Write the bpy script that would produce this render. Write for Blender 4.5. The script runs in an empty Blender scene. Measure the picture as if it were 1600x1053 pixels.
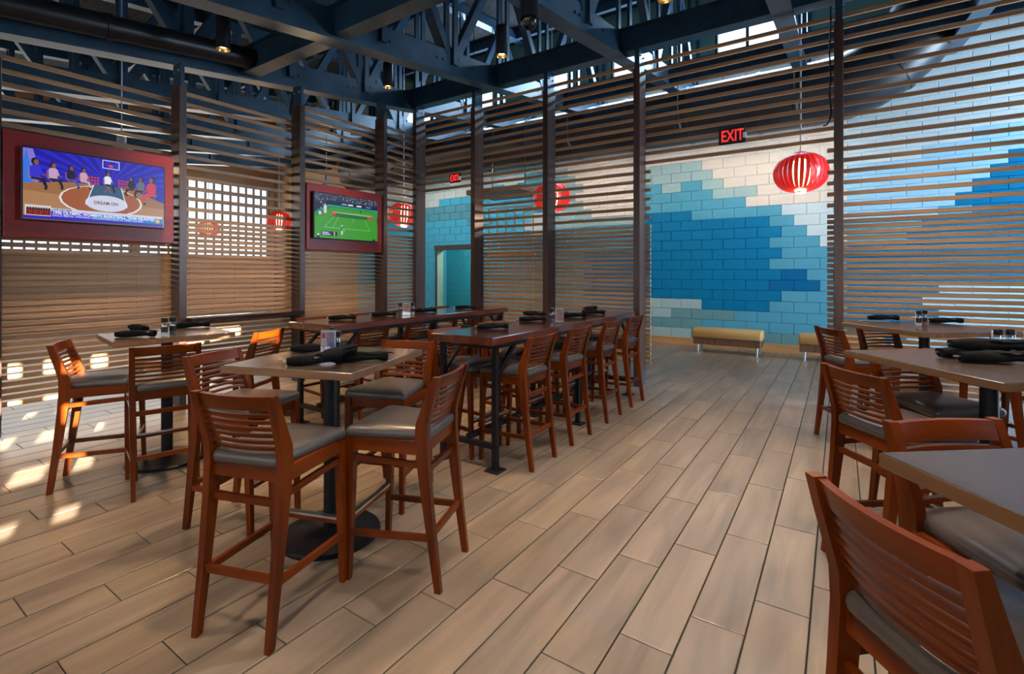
import bpy, bmesh, math, random
from mathutils import Vector, Matrix
random.seed(7)
R_ = math.radians
sc = bpy.context.scene
col = sc.collection

# ------------------------------------------------------------------ camera
FPX, HZ, CH = 768.0, 427.0, 1.57
YAW = math.atan2(513, 768)
cd = bpy.data.cameras.new('camera'); cam = bpy.data.objects.new('camera', cd); col.objects.link(cam)
cd.sensor_width = 36.0; cd.lens = FPX / 1600 * 36.0
cd.shift_y = -(526.5 - HZ) / 1600
cd.clip_start = .05; cd.clip_end = 200
cam.location = (0, 0, CH); cam.rotation_euler = (R_(90), 0, YAW)
sc.camera = cam

# ------------------------------------------------------------------ view, world, sun, window light
vs = sc.view_settings
vs.view_transform = 'Standard'; vs.look = 'None'; vs.gamma = 1.0; vs.use_curve_mapping = False
vs.exposure = -0.25
w = bpy.data.worlds.new('sky'); sc.world = w; w.use_nodes = True
bg = w.node_tree.nodes['Background']
bg.inputs[0].default_value = (.80, .90, 1.0, 1); bg.inputs[1].default_value = 2.1

def lamp(name, kind, loc, energy, color, direction=None, **kw):
    d = bpy.data.lights.new(name, kind); d.energy = energy; d.color = color
    for k, v in kw.items(): setattr(d, k, v)
    o = bpy.data.objects.new(name, d); col.objects.link(o); o.location = loc
    if direction is not None:
        o.rotation_euler = Vector(direction).to_track_quat('-Z', 'Y').to_euler()
    return o

SUN_DIR = Vector((-.94, .34, -.30)).normalized()
lamp('sun', 'SUN', (8, -4, 9), 105, (1.0, .92, .78), SUN_DIR, angle=R_(.2))
# daylight entering at the window openings
lamp('daylight_far_clerestory', 'AREA', (-4.4, 10.9, 6.3), 850, (.50, .74, 1.0), (0, -1, -.4), shape='RECTANGLE', size=9, size_y=1.0)
lamp('daylight_far_clerestory_right', 'AREA', (4.6, 10.9, 6.3), 150, (.55, .76, 1.0), (-.25, -1, -.35), shape='RECTANGLE', size=3.4, size_y=1.0)
lamp('daylight_left_windows', 'AREA', (-18.5, 3.0, 3.6), 430, (1.0, .93, .82), (1, 0, -.12), shape='RECTANGLE', size=14, size_y=2.8)
lamp('daylight_near_windows', 'AREA', (-.2, -5.8, 2.4), 115, (.95, .95, 1.0), (0, 1, -.05), shape='RECTANGLE', size=10, size_y=2.6)
lamp('daylight_right_high_windows', 'AREA', (6.8, -2.7, 4.5), 320, (.50, .74, 1.0), (-1, .55, .08), shape='RECTANGLE', size=2.3, size_y=1.6)
lamp('daylight_entrance', 'AREA', (6.85, 9.1, 2.5), 1700, (.62, .81, 1.0), (-1, 0, -.08), shape='RECTANGLE', size=2.8, size_y=4.2)

# ------------------------------------------------------------------ helpers
FV = Vector((-math.sin(YAW), math.cos(YAW), 0)); RV = Vector((math.cos(YAW), math.sin(YAW), 0))
def ray(u, v): return FV + RV * ((u - 800) / FPX) + Vector((0, 0, (HZ - v) / FPX))
def at_z(u, v, z=0.0):
    d = ray(u, v); t = (z - CH) / d.z; return Vector((d.x * t, d.y * t, z))
def at_y(u, v, Y):
    d = ray(u, v); t = Y / d.y; return Vector((d.x * t, Y, CH + d.z * t))
def at_x(u, v, X):
    d = ray(u, v); t = X / d.x; return Vector((X, d.y * t, CH + d.z * t))
def proj(p):
    q = Vector((p[0], p[1], p[2] - CH)); dd = q.dot(FV)
    return 800 + FPX * q.dot(RV) / dd, HZ - FPX * q.z / dd

class MB:
    def __init__(s): s.v = []; s.f = []; s.m = []; s.mi = 0
    def quad(s, *p):
        n = len(s.v); s.v += [tuple(q) for q in p]; s.f.append(tuple(range(n, n + len(p)))); s.m.append(s.mi); return s
    def add(s, vs_, fs):
        n = len(s.v); s.v += [tuple(q) for q in vs_]
        for f in fs: s.f.append(tuple(n + i for i in f)); s.m.append(s.mi)
        return s
    def box(s, x0, x1, y0, y1, z0, z1):
        return s.add([(x0,y0,z0),(x1,y0,z0),(x1,y1,z0),(x0,y1,z0),(x0,y0,z1),(x1,y0,z1),(x1,y1,z1),(x0,y1,z1)],
                     [(3,2,1,0),(4,5,6,7),(0,1,5,4),(1,2,6,5),(2,3,7,6),(3,0,4,7)])
    def cbox(s, x0, x1, y0, y1, z0, z1, c=.005):
        # box with chamfered edges
        P = []; idx = {}
        for i, x in enumerate((x0, x1)):
            for j, y in enumerate((y0, y1)):
                for k, z in enumerate((z0, z1)):
                    sx, sy, sz = (c, -c)[i], (c, -c)[j], (c, -c)[k]
                    idx[i,j,k] = len(P)
                    P += [(x, y+sy, z+sz), (x+sx, y, z+sz), (x+sx, y+sy, z)]
        F = []
        g = lambda i, j, k, a: idx[i,j,k] + a
        F.append([g(0,0,0,0),g(0,0,1,0),g(0,1,1,0),g(0,1,0,0)]); F.append([g(1,0,0,0),g(1,1,0,0),g(1,1,1,0),g(1,0,1,0)])
        F.append([g(0,0,0,1),g(1,0,0,1),g(1,0,1,1),g(0,0,1,1)]); F.append([g(0,1,0,1),g(0,1,1,1),g(1,1,1,1),g(1,1,0,1)])
        F.append([g(0,0,0,2),g(0,1,0,2),g(1,1,0,2),g(1,0,0,2)]); F.append([g(0,0,1,2),g(1,0,1,2),g(1,1,1,2),g(0,1,1,2)])
        for a in (0, 1):
            for b in (0, 1):
                F.append([g(0,a,b,1),g(0,a,b,2),g(1,a,b,2),g(1,a,b,1)])
                F.append([g(a,0,b,0),g(a,0,b,2),g(a,1,b,2),g(a,1,b,0)])
                F.append([g(a,b,0,0),g(a,b,0,1),g(a,b,1,1),g(a,b,1,0)])
        for k in idx: F.append([idx[k], idx[k]+1, idx[k]+2])
        return s.add(P, F)
    def beam(s, p0, p1, wd, ht, up=(0,0,1)):
        p0 = Vector(p0); p1 = Vector(p1); d = (p1 - p0).normalized(); up = Vector(up)
        a = d.cross(up)
        if a.length < 1e-4: a = d.cross(Vector((1,0,0)))
        a.normalize(); b = a.cross(d).normalized(); a = a * wd / 2; b = b * ht / 2
        P = [p0-a-b, p0+a-b, p0+a+b, p0-a+b, p1-a-b, p1+a-b, p1+a+b, p1-a+b]
        return s.add(P, [(0,1,2,3),(7,6,5,4),(4,5,1,0),(5,6,2,1),(6,7,3,2),(7,4,0,3)])
    def loft(s, secs):
        # secs: (cx,cy,cz,wx,wy) rectangular sections
        P = []; F = []
        for (cx, cy, cz, wx, wy) in secs:
            P += [(cx-wx/2,cy-wy/2,cz),(cx+wx/2,cy-wy/2,cz),(cx+wx/2,cy+wy/2,cz),(cx-wx/2,cy+wy/2,cz)]
        n = len(secs)
        F.append((3,2,1,0)); F.append(tuple(4*(n-1)+i for i in range(4)))
        for i in range(n-1):
            for j in range(4):
                k = (j+1) % 4; F.append((4*i+j, 4*i+k, 4*i+4+k, 4*i+4+j))
        return s.add(P, F)
    def cyl(s, p0, p1, r0, r1=None, n=16, caps=True):
        if r1 is None: r1 = r0
        p0 = Vector(p0); p1 = Vector(p1); d = (p1-p0).normalized()
        a = d.cross(Vector((0,0,1)))
        if a.length < 1e-4: a = Vector((1,0,0))
        a.normalize(); b = d.cross(a)
        P = []
        for p, r in ((p0, r0), (p1, r1)):
            for i in range(n):
                t = 2*math.pi*i/n; P.append(p + a*math.cos(t)*r + b*math.sin(t)*r)
        F = [(i, (i+1) % n, n+(i+1) % n, n+i) for i in range(n)]
        if caps: F += [tuple(range(n-1,-1,-1)), tuple(range(n, 2*n))]
        return s.add(P, F)
    def lathe(s, prof, n=24, c=(0,0,0), caps=True):
        P = []; F = []
        for r, z in prof:
            for i in range(n):
                t = 2*math.pi*i/n; P.append((c[0]+r*math.cos(t), c[1]+r*math.sin(t), c[2]+z))
        m = len(prof)
        for j in range(m-1):
            for i in range(n):
                k = (i+1) % n; F.append((j*n+i, j*n+k, (j+1)*n+k, (j+1)*n+i))
        if caps: F.append(tuple(range(n-1,-1,-1))); F.append(tuple((m-1)*n+i for i in range(n)))
        return s.add(P, F)
    def tube(s, pts, r, n=8, closed=False):
        pts = [Vector(p) for p in pts]; P = []; F = []; rr = r if isinstance(r, (list, tuple)) else [r]*len(pts)
        ref = None
        for i, p in enumerate(pts):
            d = (pts[min(i+1, len(pts)-1)] - pts[max(i-1, 0)]).normalized()
            if ref is None:
                ref = d.cross(Vector((0,0,1)))
                if ref.length < 1e-3: ref = d.cross(Vector((1,0,0)))
            ref = (ref - d*ref.dot(d)).normalized(); b = d.cross(ref)
            for k in range(n):
                t = 2*math.pi*k/n; P.append(p + (ref*math.cos(t) + b*math.sin(t))*rr[i])
        for i in range(len(pts)-1):
            for k in range(n):
                q = (k+1) % n; F.append((i*n+k, i*n+q, (i+1)*n+q, (i+1)*n+k))
        F.append(tuple(range(n-1,-1,-1))); F.append(tuple((len(pts)-1)*n+k for k in range(n)))
        return s.add(P, F)
    def mesh(s, name, mats, smooth=False):
        me = bpy.data.meshes.new(name); me.from_pydata(s.v, [], s.f)
        for m in (mats if isinstance(mats, (list, tuple)) else [mats]): me.materials.append(m)
        if any(s.m): me.polygons.foreach_set('material_index', s.m)
        bm = bmesh.new(); bm.from_mesh(me); bmesh.ops.recalc_face_normals(bm, faces=bm.faces); bm.to_mesh(me); bm.free()
        if smooth:
            me.polygons.foreach_set('use_smooth', [True]*len(me.polygons))
            try: me.set_sharp_from_angle(angle=R_(smooth if smooth is not True else 40))
            except Exception: pass
        me.update(); return me
    def build(s, name, mats, parent=None, smooth=False, loc=None):
        return link(name, s.mesh(name, mats, smooth), parent, loc)

def link(name, me, parent=None, loc=None, rz=0):
    o = bpy.data.objects.new(name, me); col.objects.link(o)
    if parent is not None: o.parent = parent
    if loc is not None: o.location = loc
    if rz: o.rotation_euler.z = rz
    return o
def tag(o, label=None, cat=None, group=None, kind=None):
    if label: o['label'] = label
    if cat: o['category'] = cat
    if group: o['group'] = group
    if kind: o['kind'] = kind
    return o
def thing(name, label, cat, loc=(0,0,0), rz=0, group=None):
    o = bpy.data.objects.new(name, None); o.empty_display_size = .05; col.objects.link(o)
    o.location = loc; o.rotation_euler.z = rz
    return tag(o, label, cat, group)
def copy_tree(o, parent=None):
    c = o.copy(); col.objects.link(c); c.parent = parent
    for ch in list(o.children): copy_tree(ch, c)
    return c

# ------------------------------------------------------------------ materials
def new_mat(name):
    m = bpy.data.materials.new(name); m.use_nodes = True
    return m, m.node_tree, m.node_tree.nodes['Principled BSDF']
def N(nt, kind, **kw):
    n = nt.nodes.new(kind)
    for k, v in kw.items():
        if k.startswith('i_'): n.inputs[k[2:].replace('_', ' ')].default_value = v
        else: setattr(n, k, v)
    return n
def ramp(nt, fac, stops):
    r = nt.nodes.new('ShaderNodeValToRGB'); cr = r.color_ramp
    while len(cr.elements) < len(stops): cr.elements.new(.5)
    for e, (p, c) in zip(cr.elements, stops): e.position = p; e.color = (*c, 1)
    nt.links.new(fac, r.inputs[0]); return r.outputs[0]
def plain(name, c, rough=.5, metal=0, spec=.5, noise=0, nscale=30, bump=0):
    m, nt, b = new_mat(name)
    b.inputs['Base Color'].default_value = (*c, 1); b.inputs['Roughness'].default_value = rough
    b.inputs['Metallic'].default_value = metal; b.inputs['Specular IOR Level'].default_value = spec
    if noise or bump:
        tc = N(nt, 'ShaderNodeTexCoord'); n = N(nt, 'ShaderNodeTexNoise'); n.inputs['Scale'].default_value = nscale; n.inputs['Detail'].default_value = 5
        nt.links.new(tc.outputs['Object'], n.inputs['Vector'])
        if noise:
            lo = tuple(x*(1-noise) for x in c); hi = tuple(min(1, x*(1+noise)) for x in c)
            nt.links.new(ramp(nt, n.outputs['Fac'], [(.3, lo), (.7, hi)]), b.inputs['Base Color'])
        if bump:
            bp = N(nt, 'ShaderNodeBump'); bp.inputs['Strength'].default_value = bump; bp.inputs['Distance'].default_value = .02
            nt.links.new(n.outputs['Fac'], bp.inputs['Height']); nt.links.new(bp.outputs[0], b.inputs['Normal'])
    return m
def wood(name, dark, light, rough=.4, axis=0, scale=6, stretch=14, coat=0, space='Object', rnd=True, attr=False, bump=.08, vary=(.85, 1.15), spec=.5):
    """grain running along the given axis"""
    m, nt, b = new_mat(name)
    L = nt.links
    if space == 'World':
        src = N(nt, 'ShaderNodeNewGeometry').outputs['Position']
    else:
        src = N(nt, 'ShaderNodeTexCoord').outputs['Object']
    off = N(nt, 'ShaderNodeVectorMath', operation='ADD'); L.new(src, off.inputs[0])
    if attr:
        a = N(nt, 'ShaderNodeAttribute'); a.attribute_name = 'rnd'; rv = a.outputs['Fac']
    else:
        rv = N(nt, 'ShaderNodeObjectInfo').outputs['Random']
    mu = N(nt, 'ShaderNodeMath', operation='MULTIPLY'); mu.inputs[1].default_value = 37.0; L.new(rv, mu.inputs[0])
    if rnd:
        cb = N(nt, 'ShaderNodeCombineXYZ')
        for i in range(3): L.new(mu.outputs[0], cb.inputs[i])
        L.new(cb.outputs[0], off.inputs[1])
    mp = N(nt, 'ShaderNodeVectorMath', operation='MULTIPLY'); L.new(off.outputs[0], mp.inputs[0])
    sv = [scale*stretch/4]*3; sv[axis] = scale/4
    mp.inputs[1].default_value = sv
    n = N(nt, 'ShaderNodeTexNoise'); n.inputs['Scale'].default_value = 1; n.inputs['Detail'].default_value = 6; n.inputs['Distortion'].default_value = .6
    L.new(mp.outputs[0], n.inputs['Vector'])
    c = ramp(nt, n.outputs['Fac'], [(.28, dark), (.5, tuple((a_+b_)/2 for a_, b_ in zip(dark, light))), (.72, light)])
    mx = N(nt, 'ShaderNodeHueSaturation'); L.new(c, mx.inputs['Color'])
    vr = N(nt, 'ShaderNodeMapRange'); vr.inputs['To Min'].default_value = vary[0]; vr.inputs['To Max'].default_value = vary[1]
    L.new(rv, vr.inputs['Value']); L.new(vr.outputs[0], mx.inputs['Value'])
    L.new(mx.outputs[0], b.inputs['Base Color'])
    b.inputs['Roughness'].default_value = rough
    b.inputs['Specular IOR Level'].default_value = spec
    b.inputs['Coat Weight'].default_value = coat; b.inputs['Coat Roughness'].default_value = .2
    if bump:
        bp = N(nt, 'ShaderNodeBump'); bp.inputs['Strength'].default_value = bump; bp.inputs['Distance'].default_value = .01
        L.new(n.outputs['Fac'], bp.inputs['Height']); L.new(bp.outputs[0], b.inputs['Normal'])
    return m
def emit(name, c, s=1.0):
    m, nt, b = new_mat(name)
    b.inputs['Base Color'].default_value = (0, 0, 0, 1); b.inputs['Roughness'].default_value = .3
    b.inputs['Emission Color'].default_value = (*c, 1); b.inputs['Emission Strength'].default_value = s
    return m
def glass(name, c=(1,1,1), rough=.0):
    m, nt, b = new_mat(name)
    b.inputs['Base Color'].default_value = (*c, 1); b.inputs['Roughness'].default_value = rough
    b.inputs['Transmission Weight'].default_value = 1.0; b.inputs['IOR'].default_value = 1.45
    return m
def hx(h):
    return tuple(((int(h[i:i+2], 16)/255+.055)/1.055)**2.4 if int(h[i:i+2], 16) > 10 else int(h[i:i+2], 16)/255/12.92 for i in (0, 2, 4))

M = {}
M['stool'] = wood('stool_wood', hx('441702'), hx('743004'), rough=.28, axis=2, scale=5, stretch=10, coat=0, spec=.22)
M['stoolh'] = wood('stool_wood_cross', hx('441702'), hx('743004'), rough=.28, axis=0, scale=5, stretch=10, coat=0, spec=.22)
M['stooly'] = wood('stool_wood_side', hx('441702'), hx('743004'), rough=.28, axis=1, scale=5, stretch=10, coat=0, spec=.22)
M['vinyl'] = plain('grey_vinyl', hx('4a423e'), .30, noise=.06, nscale=120, bump=.03)
M['slatx'] = wood('slat_wood_x', hx('8a6645'), hx('bd946c'), rough=.42, axis=0, scale=3, stretch=30)
M['slaty'] = wood('slat_wood_y', hx('8a6645'), hx('bd946c'), rough=.42, axis=1, scale=3, stretch=30)
M['post'] = wood('post_wood', hx('2c1a14'), hx('4a3026'), rough=.38, axis=2, scale=3, stretch=20, coat=.15)
M['ttop'] = wood('table_laminate', hx('35281f'), hx('4e3e34'), rough=.26, axis=0, scale=4, stretch=18, coat=.2)
M['cedge'] = wood('communal_edge', hx('3f170c'), hx('67301a'), rough=.25, axis=1, scale=4, stretch=18, coat=.3)
M['tedge'] = wood('table_edge', hx('5e3f28'), hx('7d5838'), rough=.4, axis=0, scale=4, stretch=18)
M['ctop'] = wood('communal_top', hx('1f0d0a'), hx('3b1a12'), rough=.14, axis=1, scale=3, stretch=18, coat=.5)
M['black'] = plain('black_steel', (.006, .006, .008), .42, spec=.3, noise=.3, nscale=40, bump=.05)
M['plank'] = wood('floor_plank', hx('625446'), hx('8a7663'), rough=.34, axis=1, scale=4.0, stretch=9, space='World', attr=True, coat=.0, bump=.01, vary=(.92, 1.06))
M['grout'] = plain('grout', hx('0d0805'), .9, noise=.2)
M['steel'] = plain('truss_steel', (.022, .058, .100), .36, metal=.1, noise=.25, nscale=6, bump=.03)
M['steelcap'] = plain('galvanised_plate', (.30, .34, .40), .4, metal=.4, noise=.2)
M['roof'] = plain('roof_spray', (.020, .019, .018), .95, noise=.5, nscale=14, bump=1.0)
M['duct'] = plain('duct_black', (.014, .016, .022), .38, metal=.2, noise=.2, nscale=4)
M['napkin'] = plain('black_napkin', (.006, .0055, .006), .9, spec=.12, noise=.4, nscale=200, bump=.3)
M['redpanel'] = wood('red_panel', hx('6e0b08'), hx('8c120d'), rough=.35, axis=1, scale=3, stretch=14, bump=.02)
M['tvblack'] = plain('tv_plastic', (.008, .008, .009), .3)
M['chrome'] = plain('brushed_steel', (.62, .62, .62), .28, metal=1)
M['glass'] = glass('clear_glass')
M['white'] = plain('white_paint', (.8, .78, .74), .5)
M['benchtop'] = plain('mustard_upholstery', hx('a5844f'), .75, noise=.25, nscale=160, bump=.2)
M['benchwood'] = wood('bench_walnut', hx('4d3324'), hx('7a573e'), rough=.5, axis=2, scale=8, stretch=8)
M['base'] = wood('baseboard_wood', hx('8f6a42'), hx('b58c5e'), rough=.45, axis=0, scale=4, stretch=14)
M['tan'] = plain('tan_plaster', hx('b08b66'), .7, noise=.06, nscale=3)
M['dark'] = plain('dark_trim', (.02, .018, .018), .6, noise=.2)
M['lantern'] = plain('red_lantern', hx('cf141c'), .3, noise=.08)
_nt = M['lantern'].node_tree; _tr = _nt.nodes.new('ShaderNodeBsdfTranslucent'); _tr.inputs[0].default_value = (.95, .06, .07, 1); _mx = _nt.nodes.new('ShaderNodeMixShader'); _mx.inputs[0].default_value = .16
_nt.links.new(_nt.nodes['Principled BSDF'].outputs[0], _mx.inputs[1]); _nt.links.new(_tr.outputs[0], _mx.inputs[2]); _nt.links.new(_mx.outputs[0], _nt.nodes['Material Output'].inputs[0])
M['bulb'] = emit('warm_bulb', (1.0, .78, .45), 9)
M['exitred'] = emit('exit_letters', (1.0, .02, .02), 2.4)
M['brass'] = plain('brass_reflector', (.75, .5, .18), .25, metal=1)
M['paper'] = plain('card_white', (.75, .73, .70), .5)

# ------------------------------------------------------------------ the setting
XL, XR, YN, YF = -18.8, 7.0, -6.0, 11.05
def roofz(y): return 7.15 + .13 * (y - 6.7)
def chordz(y): return 4.64 + .14 * (y - 6.7)          # underside of the truss chord
def struct(o): o['kind'] = 'structure'; return o

def plank_mesh(mb_list, name):
    v = []; f = []; a = []
    for (x0, x1, y0, y1, r) in mb_list:
        n = len(v); c = .003; z = 0
        v += [(x0,y0,-.02),(x1,y0,-.02),(x1,y1,-.02),(x0,y1,-.02),(x0,y0,-.0015),(x1,y0,-.0015),(x1,y1,-.0015),(x0,y1,-.0015),
              (x0+c,y0+c,z),(x1-c,y0+c,z),(x1-c,y1-c,z),(x0+c,y1-c,z)]
        for q in ((8,9,10,11),(4,5,9,8),(5,6,10,9),(6,7,11,10),(7,4,8,11),(0,1,5,4),(1,2,6,5),(2,3,7,6),(3,0,4,7)): f.append(tuple(n+i for i in q))
        a += [r]*9
    me = bpy.data.meshes.new(name); me.from_pydata(v, [], f); me.materials.append(M['plank'])
    at = me.attributes.new('rnd', 'FLOAT', 'FACE'); at.data.foreach_set('value', a); me.update()
    return me
floor = struct(MB().box(XL, XR, YN, YF+.1, -.12, -.005).build('floor', M['grout']))
PW, PL = .2296, .856
planks = []
k = math.floor((XL + .114) / PW)
while True:
    x0 = -.114 + k*PW; k += 1
    if x0 + PW < XL: continue
    if x0 > XR: break
    ph = 2.613 + .2837 * (k) 
    j = math.floor((YN - ph) / PL)
    while True:
        y0 = ph + j*PL; j += 1
        if y0 > YF: break
        if y0 + PL < YN: continue
        a0, a1, b0, b1 = max(x0, XL)+.0036, min(x0+PW, XR)-.0036, max(y0, YN)+.0025, min(y0+PL, YF)-.0025
        if a1-a0 < .01 or b1-b0 < .01: continue
        c = Vector(((a0+a1)/2, (b0+b1)/2, 0)); d = c.dot(FV); score = -1
        if d > .8:
            u, vv = proj(c)
            if -60 < u < 1660 and vv < 1110 and not (c.x < -6.7): score = 1/d**3
        planks.append((score, (a0, a1, b0, b1, random.random())))
planks.sort(key=lambda t: -t[0])
for s_, p in planks[:295]: link('plank', plank_mesh([p], 'plank'), floor)
rest = link('plank_field', plank_mesh([p for s_, p in planks[295:]], 'plank_field'), floor); rest['kind'] = 'stuff'

def holed(axis, c0, c1, a0, a1, z0, z1, holes):
    """slab with rectangular openings; axis 'y': plane normal y, thickness c0..c1, a = x"""
    mb = MB(); A = sorted({a0, a1, *[h[0] for h in holes], *[h[1] for h in holes]}); Z = sorted({z0, z1, *[h[2] for h in holes], *[h[3] for h in holes]})
    A = [a for a in A if a0 <= a <= a1]; Z = [z for z in Z if z0 <= z <= z1]
    for i in range(len(A)-1):
        for j in range(len(Z)-1):
            ca, cz = (A[i]+A[i+1])/2, (Z[j]+Z[j+1])/2
            if any(h[0] < ca < h[1] and h[2] < cz < h[3] for h in holes): continue
            if axis == 'y': mb.box(A[i], A[i+1], c0, c1, Z[j], Z[j+1])
            else: mb.box(c0, c1, A[i], A[i+1], Z[j], Z[j+1])
    return mb
def pane_mat():
    m = bpy.data.materials.new('window_pane'); m.use_nodes = True; nt = m.node_tree; nt.nodes.clear()
    o = nt.nodes.new('ShaderNodeOutputMaterial'); t = nt.nodes.new('ShaderNodeBsdfTransparent'); g = nt.nodes.new('ShaderNodeBsdfGlossy'); mx = nt.nodes.new('ShaderNodeMixShader')
    g.inputs['Roughness'].default_value = .02; mx.inputs[0].default_value = .05
    nt.links.new(t.outputs[0], mx.inputs[1]); nt.links.new(g.outputs[0], mx.inputs[2]); nt.links.new(mx.outputs[0], o.inputs[0]); return m
M['pane'] = pane_mat()
M['frame'] = plain('window_frame', (.05, .055, .06), .4)
M['tanwin'] = wood('window_post_wood', hx('5b4030'), hx('7d5c46'), axis=2, scale=4)
nwin = [0]
def window(axis, c, a0, a1, z0, z1, bars, hbars=(), fm='frame', bw=.045, dep=.06, hbw=None):
    hbw = hbw or bw
    nwin[0] += 1
    o = bpy.data.objects.new('window_%d' % nwin[0], None); col.objects.link(o); o['kind'] = 'structure'
    def bx(mb, p0, p1, q0, q1, t):
        if axis == 'y': mb.box(p0, p1, c-t/2, c+t/2, q0, q1)
        else: mb.box(c-t/2, c+t/2, p0, p1, q0, q1)
    mb = MB()
    bx(mb, a0, a1, z0, z0+bw, dep); bx(mb, a0, a1, z1-bw, z1, dep); bx(mb, a0, a0+bw, z0+bw, z1-bw, dep); bx(mb, a1-bw, a1, z0+bw, z1-bw, dep)
    mb.build('window_frame', M[fm], o)
    for b in bars:
        mb = MB(); bx(mb, b-bw/2, b+bw/2, z0+bw, z1-bw, dep*.8); mb.build('mullion', M[fm], o)
    for h in hbars:
        mb = MB(); bx(mb, a0+bw, a1-bw, h-hbw/2, h+hbw/2, dep*.8); mb.build('transom', M[fm], o)
    E = sorted([a0+bw/2, *bars, a1-bw/2])
    for i in range(len(E)-1):
        mb = MB(); bx(mb, E[i]+bw/2, E[i+1]-bw/2, z0+bw, z1-bw, .008); mb.build('pane', M['pane'], o)

# far wall, blue painted block
M['wallfar'] = plain('wall_paint_green', hx('6f9384'), .7, noise=.1, nscale=2)
DOOR = (-10.07, -8.70, 0.0, 2.27)
CW = [(-2.22-2.35*k, -.97-2.35*k, 5.80, 6.84) for k in range(5)] + [(2.95, 4.2, 5.80, 6.84), (5.2, 6.45, 5.80, 6.84)]
wall_far = struct(holed('y', YF, YF+.25, -13.7, XR+.2, 0, 8.2, CW+[DOOR]).build('wall_far', M['wallfar']))
for a0, a1, z0, z1 in CW: window('y', YF+.1, a0, a1, z0, z1, [(a0+a1)/2], [], bw=.05, dep=.1)
wall_fl = struct(MB().box(XL-.2, -13.7, YF, YF+.25, 0, 8.2).build('wall_far_left', M['tan']))

PAL = {'c': (.60, .54, .49), 'l': (.44, .55, .60), 'p': (.27, .40, .43), 'm': (.065, .27, .40), 'd': (.0, .135, .30), 'D': (.0, .10, .26), 'g': (.10, .24, .28), 'b': (.05, .36, .60), 'i': (.27, .50, .66)}
BM = {k: plain('block_paint_'+n, PAL[k], .55, spec=.1, noise=.05, nscale=8, bump=.12) for k, n in zip('clpmdDgbi', ['cream', 'ice', 'pale_teal', 'mid_blue', 'deep_blue', 'navy', 'grey_teal', 'azure', 'sky'])}
for m in BM.values(): m.node_tree.nodes['Noise Texture'].inputs['Scale'].default_value = 60
ROWS = [(40,[(9e9,'c')]),(85,[(95,'c'),(270,'p'),(9e9,'c')]),(125,[(320,'p'),(9e9,'c')]),(165,[(175,'p'),(270,'m'),(365,'p'),(9e9,'c')]),
 (210,[(318,'m'),(520,'p'),(9e9,'c')]),(245,[(470,'m'),(9e9,'c')]),(280,[(630,'m'),(9e9,'l')]),(325,[(555,'d'),(690,'m'),(9e9,'l')]),(370,[(625,'d'),(745,'m'),(9e9,'l')]),
 (415,[(575,'d'),(805,'m'),(9e9,'l')]),(465,[(628,'d'),(9e9,'m')]),(515,[(573,'d'),(805,'m'),(9e9,'m')]),(565,[(628,'d'),(745,'D'),(9e9,'m')]),(610,[(573,'d'),(805,'D'),(9e9,'m')]),
 (660,[(628,'d'),(9e9,'m')]),(700,[(268,'p'),(573,'d'),(9e9,'m')]),(740,[(130,'p'),(413,'g'),(9e9,'m')]),(785,[(268,'g'),(9e9,'m')]),(825,[(220,'p'),(500,'g'),(628,'d'),(9e9,'m')]),(860,[(9e9,'g')])]
def block_colour(u, v):
    if 1000 <= u < 1305:
        y = (v-230)*2.847; x = (u-1000)*2.847
        if y < 25: return 'c'
        r = min(ROWS, key=lambda t: abs(t[0]-y))
        for xe, c in r[1]:
            if x < xe: return c
    if u >= 1305:
        if v < 275 - (u-1320)*.36: return 'l'
        e = 345 - max(0, u-1440)*.72 if u > 1400 else 352
        if v < e: return 'i'
        if v > 430 and u > 1500 - (v-430)*.9: return 'i'
        return 'd' if v > e+25 or u > 1500 else 'm'
    if u >= 760:
        x = (u-760)*4.39; y = (v-260)*4.39
        if x > 420:
            if y < 20 or (x > 600 and y < 120) or (x > 650 and y < 290) or (x > 705 and y < 350): return 'c'
            if y < 410: return 'p'
            if y < 560: return 'm'
            return 'm' if x < 705 else ('d' if y > 500 else 'm')
        if y < 60: return 'p'
        if y < 150: return 'l' if x < 250 else 'm'
        return 'b' if x < 260 else ('m' if y < 320 or y > 500 else 'l')
    if u >= 655:
        if v < 305: return 'p' if (u < 700) else 'l'
        if v < 322: return 'l' if u < 690 else 'b'
        if v < 348: return 'm'
        return 'b'
    return 'b' if v > 345 else 'l'
BL, BH = .43, .213
blocks = []
zr = 1.65 - 8*BH
xj = at_y(1221, 430, YF).x
r = 0
while True:
    z0 = zr + r*BH; z1 = z0 + BH
    if z0 > 5.7: break
    sh = 0 if (r - 7) % 2 == 0 else BL/2
    kx = math.floor((-13.7 - xj - sh)/BL)
    while True:
        x0 = xj + sh + kx*BL; kx += 1
        if x0 > XR: break
        a0, a1, b0, b1 = max(x0, -13.69), min(x0+BL, XR), max(z0, .0), z1
        if a1-a0 < .04 or b1-b0 < .03: continue
        if a0 < DOOR[1] and a1 > DOOR[0] and b0 < DOOR[3]:
            if a0 < DOOR[0] and a1 > DOOR[0]: a1 = DOOR[0]
            elif a1 > DOOR[1] and a0 < DOOR[1]: a0 = DOOR[1]
            elif b1 > DOOR[3] > b0: b0 = DOOR[3]
            else: continue
            if a1-a0 < .04 or b1-b0 < .03: continue
        c = Vector(((a0+a1)/2, YF, (b0+b1)/2)); u, v = proj(c)
        vis = 0
        if 1015 < u < 1300 and v > 220: vis = 1000 + u
        elif 1318 < u < 1605 and v > 60: vis = 500 + u
        elif 670 < u < 742 and v > 250: vis = 400
        elif 880 < u < 1000 and 230 < v < 370: vis = 300
        blocks.append((vis, a0, a1, b0, b1, block_colour(u, v)))
    r += 1
blocks.sort(key=lambda t: -t[0])
cache = {}
stuff = MB(); order = list(BM); 
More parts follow.
